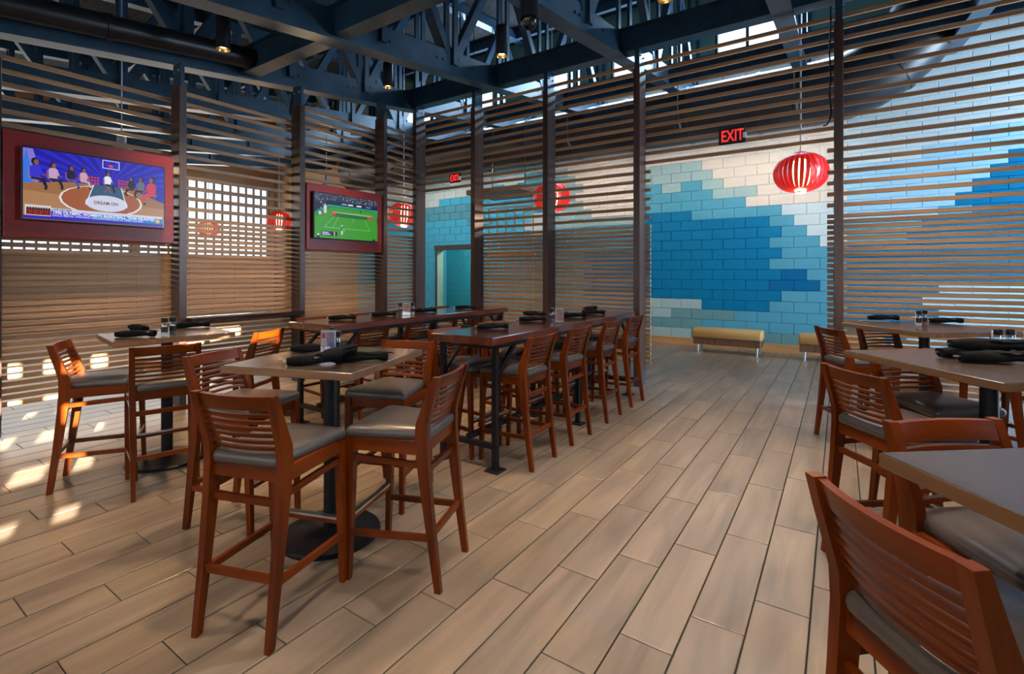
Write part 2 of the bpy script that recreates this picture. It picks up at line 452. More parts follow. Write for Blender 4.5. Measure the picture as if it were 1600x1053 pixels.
def bl(mb, w_, h_):
    c = .007
    P = [(0,0,0),(w_,0,0),(w_,0,h_),(0,0,h_),(c,-.012,c),(w_-c,-.012,c),(w_-c,-.012,h_-c),(c,-.012,h_-c)]
    return P, [(4,5,6,7),(0,1,5,4),(1,2,6,5),(2,3,7,6),(3,0,4,7)]
for i, (vis, a0, a1, b0, b1, c) in enumerate(blocks):
    w_, h_ = round(a1-a0, 3), round(b1-b0, 3)
    if i < 295 and vis > 0:
        if (w_, h_, c) not in cache:
            mb = MB(); mb.add(*bl(mb, w_, h_)); cache[w_, h_, c] = mb.mesh('block', BM[c])
        link('block', cache[w_, h_, c], wall_far, (a0, YF-.001, b0))
    else:
        P, F = bl(None, w_, h_); stuff.mi = order.index(c)
        stuff.add([(p[0]+a0, p[1]+YF-.001, p[2]+b0) for p in P], F)
so = stuff.build('block_field', [BM[k] for k in order], wall_far); so['kind'] = 'stuff'
bb = struct(MB().cbox(DOOR[1]+.02, XR-.01, YF-.035, YF-.014, 0, .17, .004).build('baseboard_far', M['base']))
# doorway to the corridor
M['teal'] = plain('corridor_teal_block', (.03, .32, .46), .5, noise=.08, nscale=40, bump=.1)
cw = struct(MB().box(-11.6, -7.2, 13.2, 13.35, 0, 3.4).build('wall_corridor', M['teal']))
tb = MB()
for r in range(16):
    for q in range(-1, 11):
        x0 = -11.6 + q*.43 + (.215 if r % 2 else 0)
        a0, a1 = max(x0, -11.6), min(x0+.43, -7.2)
        if a1-a0 < .05: continue
        P, F = bl(None, a1-a0, BH); mb = MB(); mb.add(P, F)
        mb.build('block', M['teal'], cw, loc=(a0, 13.199, r*BH))
struct(MB().box(-11.75, -11.6, 11.3, 13.35, 0, 3.4).build('wall_corridor_side', BM['b']))
struct(MB().box(-7.2, -7.05, 11.3, 13.35, 0, 3.4).build('wall_corridor_end', M['tan']))
struct(MB().box(-11.75, -7.05, 11.3, 13.35, 3.3, 3.4).build('ceiling_corridor', M['dark']))
struct(MB().box(-11.75, -7.05, 11.15, 13.35, -.12, 0).build('floor_corridor', M['tan']))
d1 = struct(MB().box(DOOR[0]-.06, DOOR[1]+.06, YF-.09, YF-.015, DOOR[3], DOOR[3]+.13).box(DOOR[0]-.06, DOOR[0], YF-.05, YF-.015, 0, DOOR[3]).build('door_1', M['dark']))
lamp('corridor_downlight', 'POINT', (-8.9, 12.2, 3.0), 260, (1, .9, .75), shadow_soft_size=.08)

# left outer wall with the long window
LW = [(-5.2, -1.5, 2.15, 5.1), (-1.3, 2.4, 2.15, 5.1), (2.6, 6.3, 2.15, 5.1), (6.5, 10.85, 2.15, 4.95)]
struct(holed('x', XL-.25, XL, YN, YF, 0, 8.2, LW).build('wall_left', M['tan']))
for a0, a1, z0, z1 in LW: window('x', XL-.1, a0, a1, z0, z1, [a0 + (a1-a0)*t/15 for t in range(1, 15)], [], fm='tanwin', bw=.04, dep=.12)
for i in range(22):
    a0 = YN + .1 + i*.77
    MB().cbox(XL, XL+.03, a0, min(a0+.74, YF-.01), .14, 1.95, .006).build('panel', M['tan'], bpy.data.objects['wall_left'])
# right wall; unseen high windows, openings and thick bars shaped for the sun patches
RW = [(-3.95, -2.80, 3.40, 5.35), (-2.45, -1.45, 4.50, 5.35), (7.6, 10.6, .3, 4.7)]
struct(holed('x', XR, XR+.25, YN, YF, 0, 8.2, RW).build('wall_right', M['tan']))
for i, (a0, a1, z0, z1) in enumerate(RW):
    if i == 0: window('x', XR+.1, a0, a1, z0, z1, [a0+.38*t for t in (1, 2)], [3.40+.36*t for t in (1, 2, 3, 4, 5)], bw=.17, dep=.06, hbw=.22)
    elif i == 1: window('x', XR+.1, a0, a1, z0, z1, [a0+.5], [4.93], bw=.08, dep=.06)
    else: window('x', XR+.1, a0, a1, z0, z1, [(a0+a1)/2], [(z0+z1)/2], bw=.06, dep=.1)
NW = [(-9.5, -5.5, .9, 3.9), (-5.2, -1.2, .9, 3.9), (-.9, 3.1, .9, 3.9)]
struct(holed('y', YN-.25, YN, XL, XR, 0, 7.0, NW).build('wall_near', M['tan']))
for a0, a1, z0, z1 in NW: window('y', YN-.1, a0, a1, z0, z1, [a0+(a1-a0)/3, a0+(a1-a0)*2/3], [2.9], bw=.07, dep=.1)
struct(MB().box(XR+.25, 19, 7.0, 7.2, 0, 8.2).build('wall_sun_block', M['tan']))  # unseen outside wall, added to keep the sun out of the entrance window
# roof deck
rf = MB(); ys = [YN-.3, YF+.3]
rf.add([(XL-.3,ys[0],roofz(ys[0])),(XR+.3,ys[0],roofz(ys[0])),(XR+.3,ys[1],roofz(ys[1])),(XL-.3,ys[1],roofz(ys[1])),
        (XL-.3,ys[0],roofz(ys[0])+.25),(XR+.3,ys[0],roofz(ys[0])+.25),(XR+.3,ys[1],roofz(ys[1])+.25),(XL-.3,ys[1],roofz(ys[1])+.25)],
       [(0,1,2,3),(7,6,5,4),(0,1,5,4),(1,2,6,5),(2,3,7,6),(3,0,4,7)])
struct(rf.build('ceiling', M['roof']))

# ------------------------------------------------------------------ trusses and beams
def sloped(mb, x0, x1, y0, y1, dz0, dz1, zf=chordz):
    return mb.add([(x0,y0,zf(y0)+dz0),(x1,y0,zf(y0)+dz0),(x1,y1,zf(y1)+dz0),(x0,y1,zf(y1)+dz0),(x0,y0,zf(y0)+dz1),(x1,y0,zf(y0)+dz1),(x1,y1,zf(y1)+dz1),(x0,y1,zf(y1)+dz1)],
                  [(3,2,1,0),(4,5,6,7),(0,1,5,4),(1,2,6,5),(2,3,7,6),(3,0,4,7)])
TX = [-15.0, -12.95, -10.9, -8.82, -6.76, -4.80, -2.64, -.57, 1.5, 3.6]
TLAB = {-15.0: 'dark steel roof truss farthest left, over the window-side dining room', -12.95: 'dark steel roof truss second from the left, beyond the slat screens',
 -10.9: 'dark steel roof truss third from the left, beyond the slat screens', -8.82: 'dark steel roof truss just behind the television screen wall',
 -6.76: 'blue-black steel roof truss resting on the television screen posts', -4.80: 'blue-black steel roof truss crossing above the rear communal table',
 -2.64: 'blue-black steel roof truss meeting the pillar left of the wide opening', -.57: 'dark steel roof truss above the wide opening in the slat screen',
 1.5: 'dark steel roof truss over the right-hand square tables', 3.6: 'dark steel roof truss farthest right of all'}
for tx in TX:
    t = thing('roof_truss', TLAB[tx], 'truss', (tx, 6.7, 0), group='steel roof trusses')
    y0, y1 = -1.4, 10.9
    def loc(mb): mb.v = [(a-tx, b-6.7, c) for a, b, c in mb.v]; return mb
    mb = MB(); sloped(mb, tx-.05, tx+.05, y0, y1, .03, .36); sloped(mb, tx-.11, tx+.11, y0, y1, 0, .03); loc(mb).build('bottom_chord', M['steel'], t)
    mb = MB(); sloped(mb, tx-.1, tx+.1, y0, y1, -.24, -.04, roofz); loc(mb).build('top_chord', M['steel'], t)
    st = 1.36; n = int((y1-y0)/st)
    for i in range(n+1):
        yy = y0 + .15 + i*st
        zb, zt = chordz(yy)+.3, roofz(yy)-.2
        for dx in (-.085, .085):
            loc(MB().box(tx+dx-.02, tx+dx+.02, yy-.045, yy+.045, zb-.15, zt)).build('web_post', M['steel'], t)
        if i < n:
            y2 = yy+st
            if i % 2 == 0: pa, pb = (tx, yy+.08, roofz(yy)-.25), (tx, y2-.08, chordz(y2)+.3)
            else: pa, pb = (tx, yy+.08, chordz(yy)+.3), (tx, y2-.08, roofz(y2)-.25)
            loc(MB().beam(pa, pb, .12, .13)).build('web_diagonal', M['steel'], t)
    for yy in ([2.2, 2.32, 4.2, 4.32, 5.2, 5.32, 6.0, 8.0] if -7 < tx < 0 else []):
        for s_ in (-1, 1): loc(MB().cyl((tx+s_*.05, yy, chordz(yy)+.2), (tx+s_*.072, yy, chordz(yy)+.2), .018, n=6)).build('bolt', M['steel'], t)
for yb, xa, xb, lb in ((3.55, -6.72, 6.9, 'black steel cross beam above the near half of the communal tables'), (6.735, -6.9, 6.9, 'black steel cross beam capping the cross-wise slat screen posts'), (9.1, -13.5, 6.9, 'black steel cross beam near the blue block wall')):
    zb = chordz(yb)+.04; o = thing('cross_beam', lb, 'beam', (0, yb, zb))
    MB().box(xa, xb, -.05, .05, .02, .33).build('web', M['steel'], o); MB().box(xa, xb, -.1, .1, 0, .02).build('flange', M['steel'], o); MB().box(xa, xb, -.1, .1, .33, .35).build('flange', M['steel'], o)
for i, yy in enumerate((-.4, 2.2, 4.9, 7.6, 10.2)):
    o = MB().box(-18.6, 6.9, -.05, .05, -.25, -.02).build('roof_purlin', M['steel'], loc=(0, yy, roofz(yy)-.0))
    tag(o, ['dark roof purlin nearest the camera', 'dark roof purlin above the first square tables', 'dark roof purlin over the middle of the communal tables', 'dark roof purlin just behind the slat screen line', 'dark roof purlin closest to the high windows'][i], 'purlin')

# ------------------------------------------------------------------ posts
def post(x0, x1, y0, y1, ztop, label, plate='x'):
    cx, cy = (x0+x1)/2, (y0+y1)/2
    t = thing('screen_post', label, 'post', (cx, cy, 0), group='slat screen posts')
    hx_, hy_ = (x1-x0)/2, (y1-y0)/2
    MB().cbox(-hx_, hx_, -hy_, hy_, .20, ztop-.28, .004).build('wood_cladding', M['post'], t)
    MB().box(-hx_+.003, hx_-.003, -hy_+.003, hy_-.003, 0, .21).build('steel_foot', plain_foot, t)
    br = MB().box(-hx_+.01, hx_-.01, -hy_+.02, hy_-.02, ztop-.30, ztop).build('steel_bracket', M['steel'], t)
    for s_ in (-1, 1):
        for q in (-.06, .06):
            if plate == 'x': MB().cyl((s_*(hx_-.012), q, ztop-.09), (s_*(hx_+.008), q, ztop-.09), .012, n=6).build('bolt', M['steelcap'], br)
            else: MB().cyl((q, s_*(hy_-.022), ztop-.09), (q, s_*(hy_-.002), ztop-.09), .012, n=6).build('bolt', M['steelcap'], br)
    return t
plain_foot = plain('steel_foot', (.045, .055, .075), .4, metal=.3)
CP = [-6.605, -5.225, -3.80, -2.345, -.015, 2.3, 4.6]
CL = ['dark wooden screen post at the corner where both slat screens meet', 'dark wooden post right of the narrow doorway opening', 'dark wooden post between the two slatted bays left of the opening',
      'dark wooden post with steel foot at the left of the wide opening', 'dark wooden post at the right of the wide opening', 'dark wooden post right of the last slatted bay', 'dark wooden post farthest right along the cross screen']
for x, l in zip(CP, CL): post(x-.045, x+.045, 6.61, 6.86, chordz(6.735)+.045, l)
LP = [-.43, 1.125, 2.68, 4.24, 5.80]
LL = ['dark wooden post nearest the camera on the television screen wall', 'dark wooden post left of the basketball television', 'dark wooden post right of the basketball television', 'dark wooden post left of the tennis television', 'dark wooden post right of the tennis television']
for y, l in zip(LP, LL): post(-6.70, -6.48, y-.04, y+.04, chordz(y-.04), l, 'y')

# ------------------------------------------------------------------ slat screens
def slat_z(lo, top):
    out = []
    for k in range(31): out.append(.28 + .0645*k)
    for j in range(1, top+1): out.append(2.215 + .129*j)
    return [z for z in out if z >= lo]
SH = .045
def bay(axis, a0, a1, top, label, lo=0, ext=(0, 0)):
    """one screen between two posts; ext carries the lower slats past a post into an opening"""
    ln = a1-a0; c = (a0+a1)/2
    if axis == 'x':
        t = thing('slat_screen', label, 'slat screen', (c, 6.88, 0), group='horizontal slat screens')
        me = MB().cbox(-ln/2, ln/2, -.016, .016, 0, SH, .003).mesh('slat', M['slatx'])
        ml = MB().cbox(-ln/2-ext[0], ln/2+ext[1], -.016, .016, 0, SH, .003).mesh('slat', M['slatx']) if any(ext) else me
    else:
        t = thing('slat_screen', label, 'slat screen', (-6.72, c, 0), group='horizontal slat screens')
        me = ml = MB().cbox(-.016, .016, -ln/2, ln/2, 0, SH, .003).mesh('slat', M['slaty'])
    for z in slat_z(lo, top): link('slat', ml if z < 3.1 else me, t, (0, 0, z))
    return t
g = .001
bay('y', -.43, 1.125-g, 10, 'horizontal slat screen nearest the camera at the far left edge')
bay('y', 1.125, 2.68-g, 11, 'horizontal slat screen behind the basketball television')
bay('y', 2.68, 4.24-g, 12, 'horizontal slat screen with drink rail between the two televisions')
bay('y', 4.24, 5.80-g, 14, 'horizontal slat screen behind the tennis television')
bay('y', 5.80, 6.70, 15, 'narrow horizontal slat screen filling the corner right of the tennis television')
bay('x', -6.64, -5.225-g, 18, 'short run of slats over the narrow doorway opening', lo=3.1)
bay('x', -5.225, -3.80-g, 18, 'horizontal slat screen right of the narrow doorway opening', ext=(.09, 0))
bay('x', -3.80, -2.345-g, 18, 'horizontal slat screen left of the wide opening, behind the front communal table', ext=(0, .115))
bay('x', -2.345, -.015-g, 18, 'run of slats bridging above the wide opening', lo=3.1)
bay('x', -.015, 2.3-g, 18, 'horizontal slat screen right of the wide opening, before the blue wall', ext=(.115, 0))
bay('x', 2.3, 4.6, 18, 'horizontal slat screen farthest right')

# ------------------------------------------------------------------ bar stools
def back_y(z): return -.168 - max(0, z-.80)*.30
def arc_bar(w2, z0, z1, th, bow, n=8):
    mb = MB(); P = []; F = []
    for i in range(n+1):
        x = -w2 + 2*w2*i/n; s_ = 1-(x/w2)**2
        for (z, dy) in ((z0, -th/2), (z1, -th/2), (z1, th/2), (z0, th/2)):
            P.append((x, back_y(z) - bow*s_ + dy, z))
    for i in range(n):
        for j in range(4):
            k = (j+1) % 4; F.append((4*i+j, 4*i+k, 4*i+4+k, 4*i+4+j))
    F += [(3,2,1,0), tuple(4*n+i for i in range(4))]
    return mb.add(P, F)
def seat_mesh():
    mb = MB(); out = []
    y0, y1, wf, wr, rr = -.20, .245, .228, .172, .035
    cs = [(-wr, y0), (wr, y0), (wf, y1), (-wf, y1)]; n = 6; pts = []
    for i, c in enumerate(cs):
        c = Vector((*c, 0)); p = Vector((*cs[i-1], 0)); q = Vector((*cs[(i+1) % 4], 0))
        a = c + (p-c).normalized()*rr; b = c + (q-c).normalized()*rr
        for t in range(n+1):
            t /= n; pts.append(a*(1-t)**2 + c*2*t*(1-t) + b*t*t)
        # midpoints along the edge
        for t in (.25, .5, .75): pts.append(b + (q + (c-q).normalized()*rr - b)*t)
    ctr = Vector((0, .02, 0)); N_ = len(pts); P = []; F = []
    rings = [(.97, .735), (1.0, .742), (1.012, .757), (1.0, .772), (.96, .784), (.86, .793), (.65, .800), (.35, .804)]
    for s_, z in rings:
        for p in pts: P.append((ctr.x+(p.x-ctr.x)*s_, ctr.y+(p.y-ctr.y)*s_, z))
    for j in range(len(rings)-1):
        for i in range(N_):
            k = (i+1) % N_; F.append((j*N_+i, j*N_+k, (j+1)*N_+k, (j+1)*N_+i))
    F += [tuple(range(N_-1, -1, -1)), tuple((len(rings)-1)*N_+i for i in range(N_))]
    mb.add(P, F); return mb
def make_stool():
    t = thing('bar_stool', 'x', 'bar stool', group='bar stools')
    for s_ in (-1, 1):
        MB().loft([(s_*.203, .238, 0, .027, .027), (s_*.203, .226, .35, .035, .035), (s_*.200, .215, .735, .042, .042)]).build('leg', M['stool'], t, 30)
        MB().loft([(s_*.188, -.255, 0, .027, .034), (s_*.188, -.215, .30, .032, .044), (s_*.190, -.182, .58, .035, .058), (s_*.191, -.168, .74, .036, .066), (s_*.192, -.172, .82, .036, .064),
                   (s_*.193, -.198, .90, .035, .054), (s_*.195, -.225, .98, .034, .044), (s_*.196, -.250, 1.06, .033, .034)]).build('leg', M['stool'], t, 30)
    MB().box(-.18, .18, .196, .222, .672, .737).build('seat_rail', M['stoolh'], t)
    MB().box(-.175, .175, -.185, -.158, .672, .737).build('seat_rail', M['stoolh'], t)
    for s_ in (-1, 1):
        MB().beam((s_*.197, -.15, .7045), (s_*.204, .205, .7045), .024, .065).build('seat_rail', M['stooly'], t)
        MB().beam((s_*.191, -.18, .617), (s_*.201, .205, .632), .020, .030).build('stretcher', M['stooly'], t)
        MB().beam((s_*.189, -.215, .262), (s_*.203, .220, .245), .022, .030).build('stretcher', M['stooly'], t)
    MB().box(-.175, .175, -.190, -.170, .565, .597).build('stretcher', M['stoolh'], t)
    MB().box(-.175, .175, -.230, -.208, .262, .292).build('stretcher', M['stoolh'], t)
    fr = MB().box(-.187, .187, .214, .240, .300, .330).build('footrest', M['stoolh'], t)
    MB().box(-.18, .18, .2125, .2415, .322, .333).build('metal_strip', M['chrome'], fr)
    seat_mesh().build('seat', M['vinyl'], t, 60)
    for i in range(6):
        z = .806 + .031*i
        arc_bar(.178, z, z+.014, .020, .026).build('back_slat', M['stoolh'], t, 30)
    arc_bar(.180, .993, 1.056, .024, .026).build('top_rail', M['stoolh'], t, 30)
    return t
STOOL = [make_stool()]
used = [False]
def stool(x, y, face, label):
    """face = direction the sitter looks, as a vector"""
    if used[0]: o = copy_tree(STOOL[0])
    else: o = STOOL[0]; used[0] = True
    o.location = (x, y, 0); o.rotation_euler = (0, 0, math.atan2(face[1], face[0]) - math.pi/2)
    o['label'] = label
    return o

# ------------------------------------------------------------------ pedestal tables
TZ = 1.067
def ped_table(x, y, ang, sx, sy, label, base=(0, 0), disc=.29):
    t = thing('pedestal_table', label, 'table', (x, y, 0), ang, 'square bar-height tables')
    tp = MB().cbox(-sx/2, sx/2, -sy/2, sy/2, TZ-.042, TZ, .003).build('table_top', M['ttop'], t)
    e = .0015
    mb = MB(); mb.box(-sx/2-e, sx/2+e, -sy/2-e, -sy/2, TZ-.039, TZ-.003).box(-sx/2-e, sx/2+e, sy/2, sy/2+e, TZ-.039, TZ-.003)
    mb.box(-sx/2-e, -sx/2, -sy/2, sy/2, TZ-.039, TZ-.003).box(sx/2, sx/2+e, -sy/2, sy/2, TZ-.039, TZ-.003)
    mb.build('edge_band', M['tedge'], tp)
    c = Matrix.Rotation(-ang, 3, 'Z') @ Vector((base[0], base[1], 0))
    MB().lathe([(disc, 0), (disc, .012), (disc*.96, .022), (.09, .040), (.055, .055)], 40, (c.x, c.y, 0)).build('base', M['black'], t, 35)
    MB().cyl((c.x, c.y, .05), (c.x, c.y, TZ-.05), .042, n=24).build('column', M['black'], t, 30)
    MB().box(c.x-.2, c.x+.2, c.y-.03, c.y+.03, TZ-.062, TZ-.042).box(c.x-.03, c.x+.03, c.y-.2, c.y+.2, TZ-.062, TZ-.0421).build('top_plate', M['black'], t)
    return t
aA = math.atan2(.258, .76); A = Vector((-2.557, 1.86)); uA = Vector((math.cos(aA), math.sin(aA))); vA = Vector((-uA.y, uA.x))
ped_table(A.x, A.y, aA, .81, .81, 'square pedestal table with menu card, closest to the front left stools')
pA = A - .745*vA + .12*uA*0; 
stool(-2.225, 1.315, vA, 'front stool of the menu-card table, slatted back turned to the camera')
stool(-1.945, 1.905, -uA, 'stool right of the menu-card table, grey seat turned to the left')
stool(A.x-.62*uA.x-.02, A.y-.62*uA.y, uA, 'stool left of the menu-card table, half hidden behind the front stool')
stool(A.x+.60*vA.x+.10, A.y+.60*vA.y, -vA, 'stool behind the menu-card table, back showing below the table edge')
aB = math.atan2(.127, .81) * -1
ped_table(-4.72, 1.83, aB, .72, .82, 'square pedestal table beside the television wall, half sunlit top')
stool(-4.235, 1.615, (-.96, .28), 'stool in front of the sunlit table, back towards the camera')
stool(-4.72, 1.39, (.458, .888), 'leftmost stool, seen from the side facing the sunlit table')
stool(-4.50, 2.36, (-.88, -.47), 'stool behind the sunlit table, its back edge lit by the sun')
aT = math.atan2(-.781, .624); uT = Vector((.624, -.781)); vT = Vector((.781, .624))
T1, T2, T3 = Vector((.66, 6.02)), Vector((.70, 3.81)), Vector((.76, 1.65))
ped_table(T1.x, T1.y, aT, .92, .92, 'dark square pedestal table nearest the right slat screen', disc=.19)
ped_table(T2.x, T2.y, aT, .97, .97, 'dark square pedestal table in the middle of the right-hand row', disc=.19)
ped_table(T3.x, T3.y, aT, .95, .95, 'dark square pedestal table nearest the camera at the right edge')
stool(.265, 1.47, vT, 'nearest stool at the lower right corner, back filling the foreground')
stool(.452, 2.065, uT, 'stool at the far side of the nearest right table, top rail facing')
stool(.245, 3.31, vT, 'stool left of the middle right table, slats edged with daylight')
stool(T2.x-.30*uT.x-.04*vT.x, T2.y-.30*uT.y-.04*vT.y, uT, 'dark stool behind the middle right table, under its edge')
stool(1.18, 3.30, (-.624, .781), 'stool right of the middle right table, cut off by the picture edge')
stool(.12, 5.60, (.86, .5), 'stool left of the far right table beside the opening')
stool(T1.x-.285*uT.x-.03*vT.x, T1.y-.285*uT.y-.03*vT.y, uT, 'dark stool behind the far right table, back seen beneath its edge')
stool(T1.x+.62*uT.x+.14, T1.y-.62*.781+.16, -uT, 'stool right of the far right table behind the salt shakers')

# ------------------------------------------------------------------ communal tables
def communal(x0, x1, y0, y1, label):
    cx, cy = (x0+x1)/2, (y0+y1)/2; hx_, hy_ = (x1-x0)/2, (y1-y0)/2
    t = thing('communal_table', label, 'table', (cx, cy, 0), group='long bar-height communal tables')
    MB().cbox(-hx_, hx_, -hy_, hy_, TZ-.065, TZ, .005).build('table_top', M['ctop'], t)
    e = .0015; mb = MB(); mb.box(-hx_-e, hx_+e, -hy_-e, -hy_, TZ-.06, TZ-.005).box(-hx_-e, hx_+e, hy_, hy_+e, TZ-.06, TZ-.005).box(-hx_-e, -hx_, -hy_, hy_, TZ-.06, TZ-.005).box(hx_, hx_+e, -hy_, hy_, TZ-.06, TZ-.005)
    mb.build('edge_band', M['cedge'], t)
    for fy in (-1, 0, 1):
        yy = fy*(hy_-.10)
        for s_ in (-1, 1):
            xx = s_*(hx_-.045)
            lg = MB().box(xx-.022, xx+.022, yy-.022, yy+.022, .01, TZ-.066).build('leg', M['black'], t)
            MB().cbox(xx-.065, xx+.065, yy-.065, yy+.065, 0, .012, .003).build('foot_plate', M['black'], lg)
            if fy: MB().beam((xx, yy - fy*.02, TZ-.32), (xx, yy-fy*.28, TZ-.08), .03, .03).build('brace', M['black'], t)
        MB().box(-hx_+.02, hx_-.02, yy-.02, yy+.02, .17, .21).build('cross_bar', M['black'], t)
        MB().box(-hx_+.02, hx_-.02, yy-.02, yy+.02, TZ-.10, TZ-.066).build('cross_bar', M['black'], t)
    MB().box(-.025, .025, -hy_+.1, hy_-.1, .205, .245).build('foot_rail', M['black'], t)
    for s_ in (-1, 1):
        MB().box(s_*(hx_-.05)-.012, s_*(hx_-.05)+.012, -hy_+.08, hy_-.08, TZ-.10, TZ-.066).build('apron', M['black'], t)
    return t
communal(-2.87, -2.235, 3.075, 6.23, 'front long communal table with dark red glossy top')
communal(-4.76, -4.07, 2.96, 5.98, 'rear long communal table nearer the television wall')
ORD = ['first', 'second', 'third', 'fourth']
for i, y in enumerate((3.51, 4.22, 5.02, 5.755)):
    stool(-2.285, y, (-1, 0.02*(i % 2)), ORD[i] + ' stool from the camera on the aisle side of the front communal table')
for i, y in enumerate((3.46, 4.2, 4.98, 5.72)):
    stool(-2.82, y, (1, -0.02*(i % 2)), ORD[i] + ' stool from the camera on the inner side of the front communal table')
for i, y in enumerate((3.56, 4.29, 5.12, 5.71)):
    stool(-4.39, y, (-1, .03*(i % 2)), ORD[i] + ' stool from the camera on the right side of the rear communal table')
for i, y in enumerate((3.5, 4.25, 5.0, 5.7)):
    stool(-4.905, y, (1, 0), ORD[i] + ' stool from the camera on the wall side of the rear communal table')

# drink rail between the televisions
t = thing('drink_rail', 'dark brown drink rail between the two televisions', 'shelf', (-6.5, 3.46, 0))
MB().cbox(-.19, .14, -.735, .735, .985, 1.035, .004).build('shelf_board', M['ctop'], t)
for s_ in (-1, 1): MB().box(-.18, .05, s_*.72-.012, s_*.72+.012, .88, .985).build('bracket', M['black'], t)

# ------------------------------------------------------------------ televisions
EM = {}
def em(h, s=1.0):
    if (h, s) not in EM: EM[h, s] = emit('screen_' + h, hx(h), s)
    return EM[h, s]
def text_mesh(body, size, mat, ext=0.0, bold=0.0):
    cu = bpy.data.curves.new('txt', 'FONT'); cu.body = body; cu.size = size; cu.extrude = ext; cu.offset = bold
    o = bpy.data.objects.new('txt', cu); col.objects.link(o)
    dg = bpy.context.evaluated_depsgraph_get(); dg.update()
    me = bpy.data.meshes.new_from_object(o.evaluated_get(dg)); bpy.data.objects.remove(o); bpy.data.curves.remove(cu)
    me.materials.clear(); me.materials.append(mat); return me
class Pic:
    """flat picture in screen coordinates 0..1, drawn in thin layers on the glass"""
    def __init__(s, W, H): s.W = W; s.H = H; s.mb = MB(); s.mats = []; s.layer = 0
    def mat(s, h, k):
        m = em(h, k)
        if m not in s.mats: s.mats.append(m)
        s.mb.mi = s.mats.index(m)
    def poly(s, pts, h, k=1.0):
        s.mat(h, k); s.layer += 1
        s.mb.quad(*[(s.layer*.00004, (p[0]-.5)*s.W, (p[1]-.5)*s.H) for p in pts])
    def rect(s, x0, y0, x1, y1, h, k=1.0): s.poly([(x0,y0),(x1,y0),(x1,y1),(x0,y1)], h, k)
    def ell(s, cx, cy, rx, ry, h, k=1.0, n=20): s.poly([(cx+rx*math.cos(2*math.pi*i/n), cy+ry*math.sin(2*math.pi*i/n)) for i in range(n)], h, k)
    def line(s, x0, y0, x1, y1, w, h, k=1.0):
        dx, dy = (x1-x0)*s.W, (y1-y0)*s.H; L = math.hypot(dx, dy) or 1; nx, ny = -dy/L*w/2/s.W, dx/L*w/2/s.H
        s.poly([(x0-nx,y0-ny),(x1-nx,y1-ny),(x1+nx,y1+ny),(x0+nx,y0+ny)], h, k)
def tv(y0, y1, z0, z1, label, panel, plabel):
    W, H = y1-y0, z1-z0; yc, zc = (y0+y1)/2, (z0+z1)/2
    p = thing('red_wall_panel', plabel, 'panel', (-6.58, (panel[0]+panel[1])/2, panel[2]), group='red television panels')
    MB().cbox(-.10, .12, -(panel[1]-panel[0])/2, (panel[1]-panel[0])/2, 0, panel[3]-panel[2], .004).build('panel_board', M['redpanel'], p)
    t = thing('television', label, 'television', (-6.40, yc, zc), group='wall televisions')
    MB().cbox(-.05, -.003, -W/2-.012, W/2+.012, -H/2-.014, H/2+.012, .004).build('case', M['tvblack'], t)
    MB().box(-.06, -.05, -.2, .2, -.15, .15).build('wall_mount', M['black'], t)
    s_ = MB().box(-.004, 0, -W/2, W/2, -H/2, H/2).build('screen', M['tvblack'], t)
    return t, s_, Pic(W, H), W, H
def caption(scr, body, x, y, size, W, H, mat, bold=0.0, squeeze=1.0):
    o = link('caption', text_mesh(body, size, mat, bold=bold), scr, (.0065, (x-.5)*W, (y-.5)*H))
    o.rotation_euler = (R_(90), 0, R_(90)); o.scale = (squeeze, 1, 1)
    return o
t, s_, p, W, H = tv(1.29, 2.45, 2.09, 2.765, 'television showing a studio talk show on a basketball court', (1.17, 2.575, 1.92, 2.92), 'red wall panel carrying the basketball television')
p.rect(0, 0, 1, 1, '1c12a8', 1.0)
for i in range(15):
    a = .12 + i/14*(math.pi-.24); b = a+.09
    def edge(a):
        c, s2 = math.cos(a), math.sin(a); k = min(.38/max(s2, 1e-3), (.43 if c > 0 else .57)/max(abs(c), 1e-3)); return (.57+k*c, .62+k*s2)
    p.poly([(.57, .62), edge(a), edge(b)], '2d24cc')
p.poly([(0,.45),(0,.99),(.06,.99),(.10,.70),(.09,.5)], '8a7bd6'); p.poly([(0,.45),(0,.8),(.02,.99),(.05,.7),(.06,.5)], '3b7bea')
p.poly([(0,0),(1,0),(1,.40),(.72,.58),(.30,.58),(0,.50)], 'a07048'); p.poly([(0,0),(1,0),(1,.30),(0,.40)], 'b5845a')
p.ell(.52, .34, .30, .23, 'f0e8e8'); p.ell(.52, .345, .285, .215, 'a85a34')
p.poly([(.46,.58),(.66,.58),(.70,.25),(.40,.25)], '335a78'); p.ell(.55, .31, .155, .125, 'd8dcf0')
p.line(.655,.58,.70,.27,.008,'f0f0ff'); p.line(.455,.58,.40,.27,.008,'f0f0ff')
for x, y in ((.52,.86),(.64,.86)): p.line(x, y, x, .98, .007, 'e8e0ff')
p.line(.52,.86,.64,.86,.007,'e8e0ff'); p.line(.52,.98,.64,.98,.007,'e8e0ff'); p.rect(.565,.88,.595,.92,'d85048')
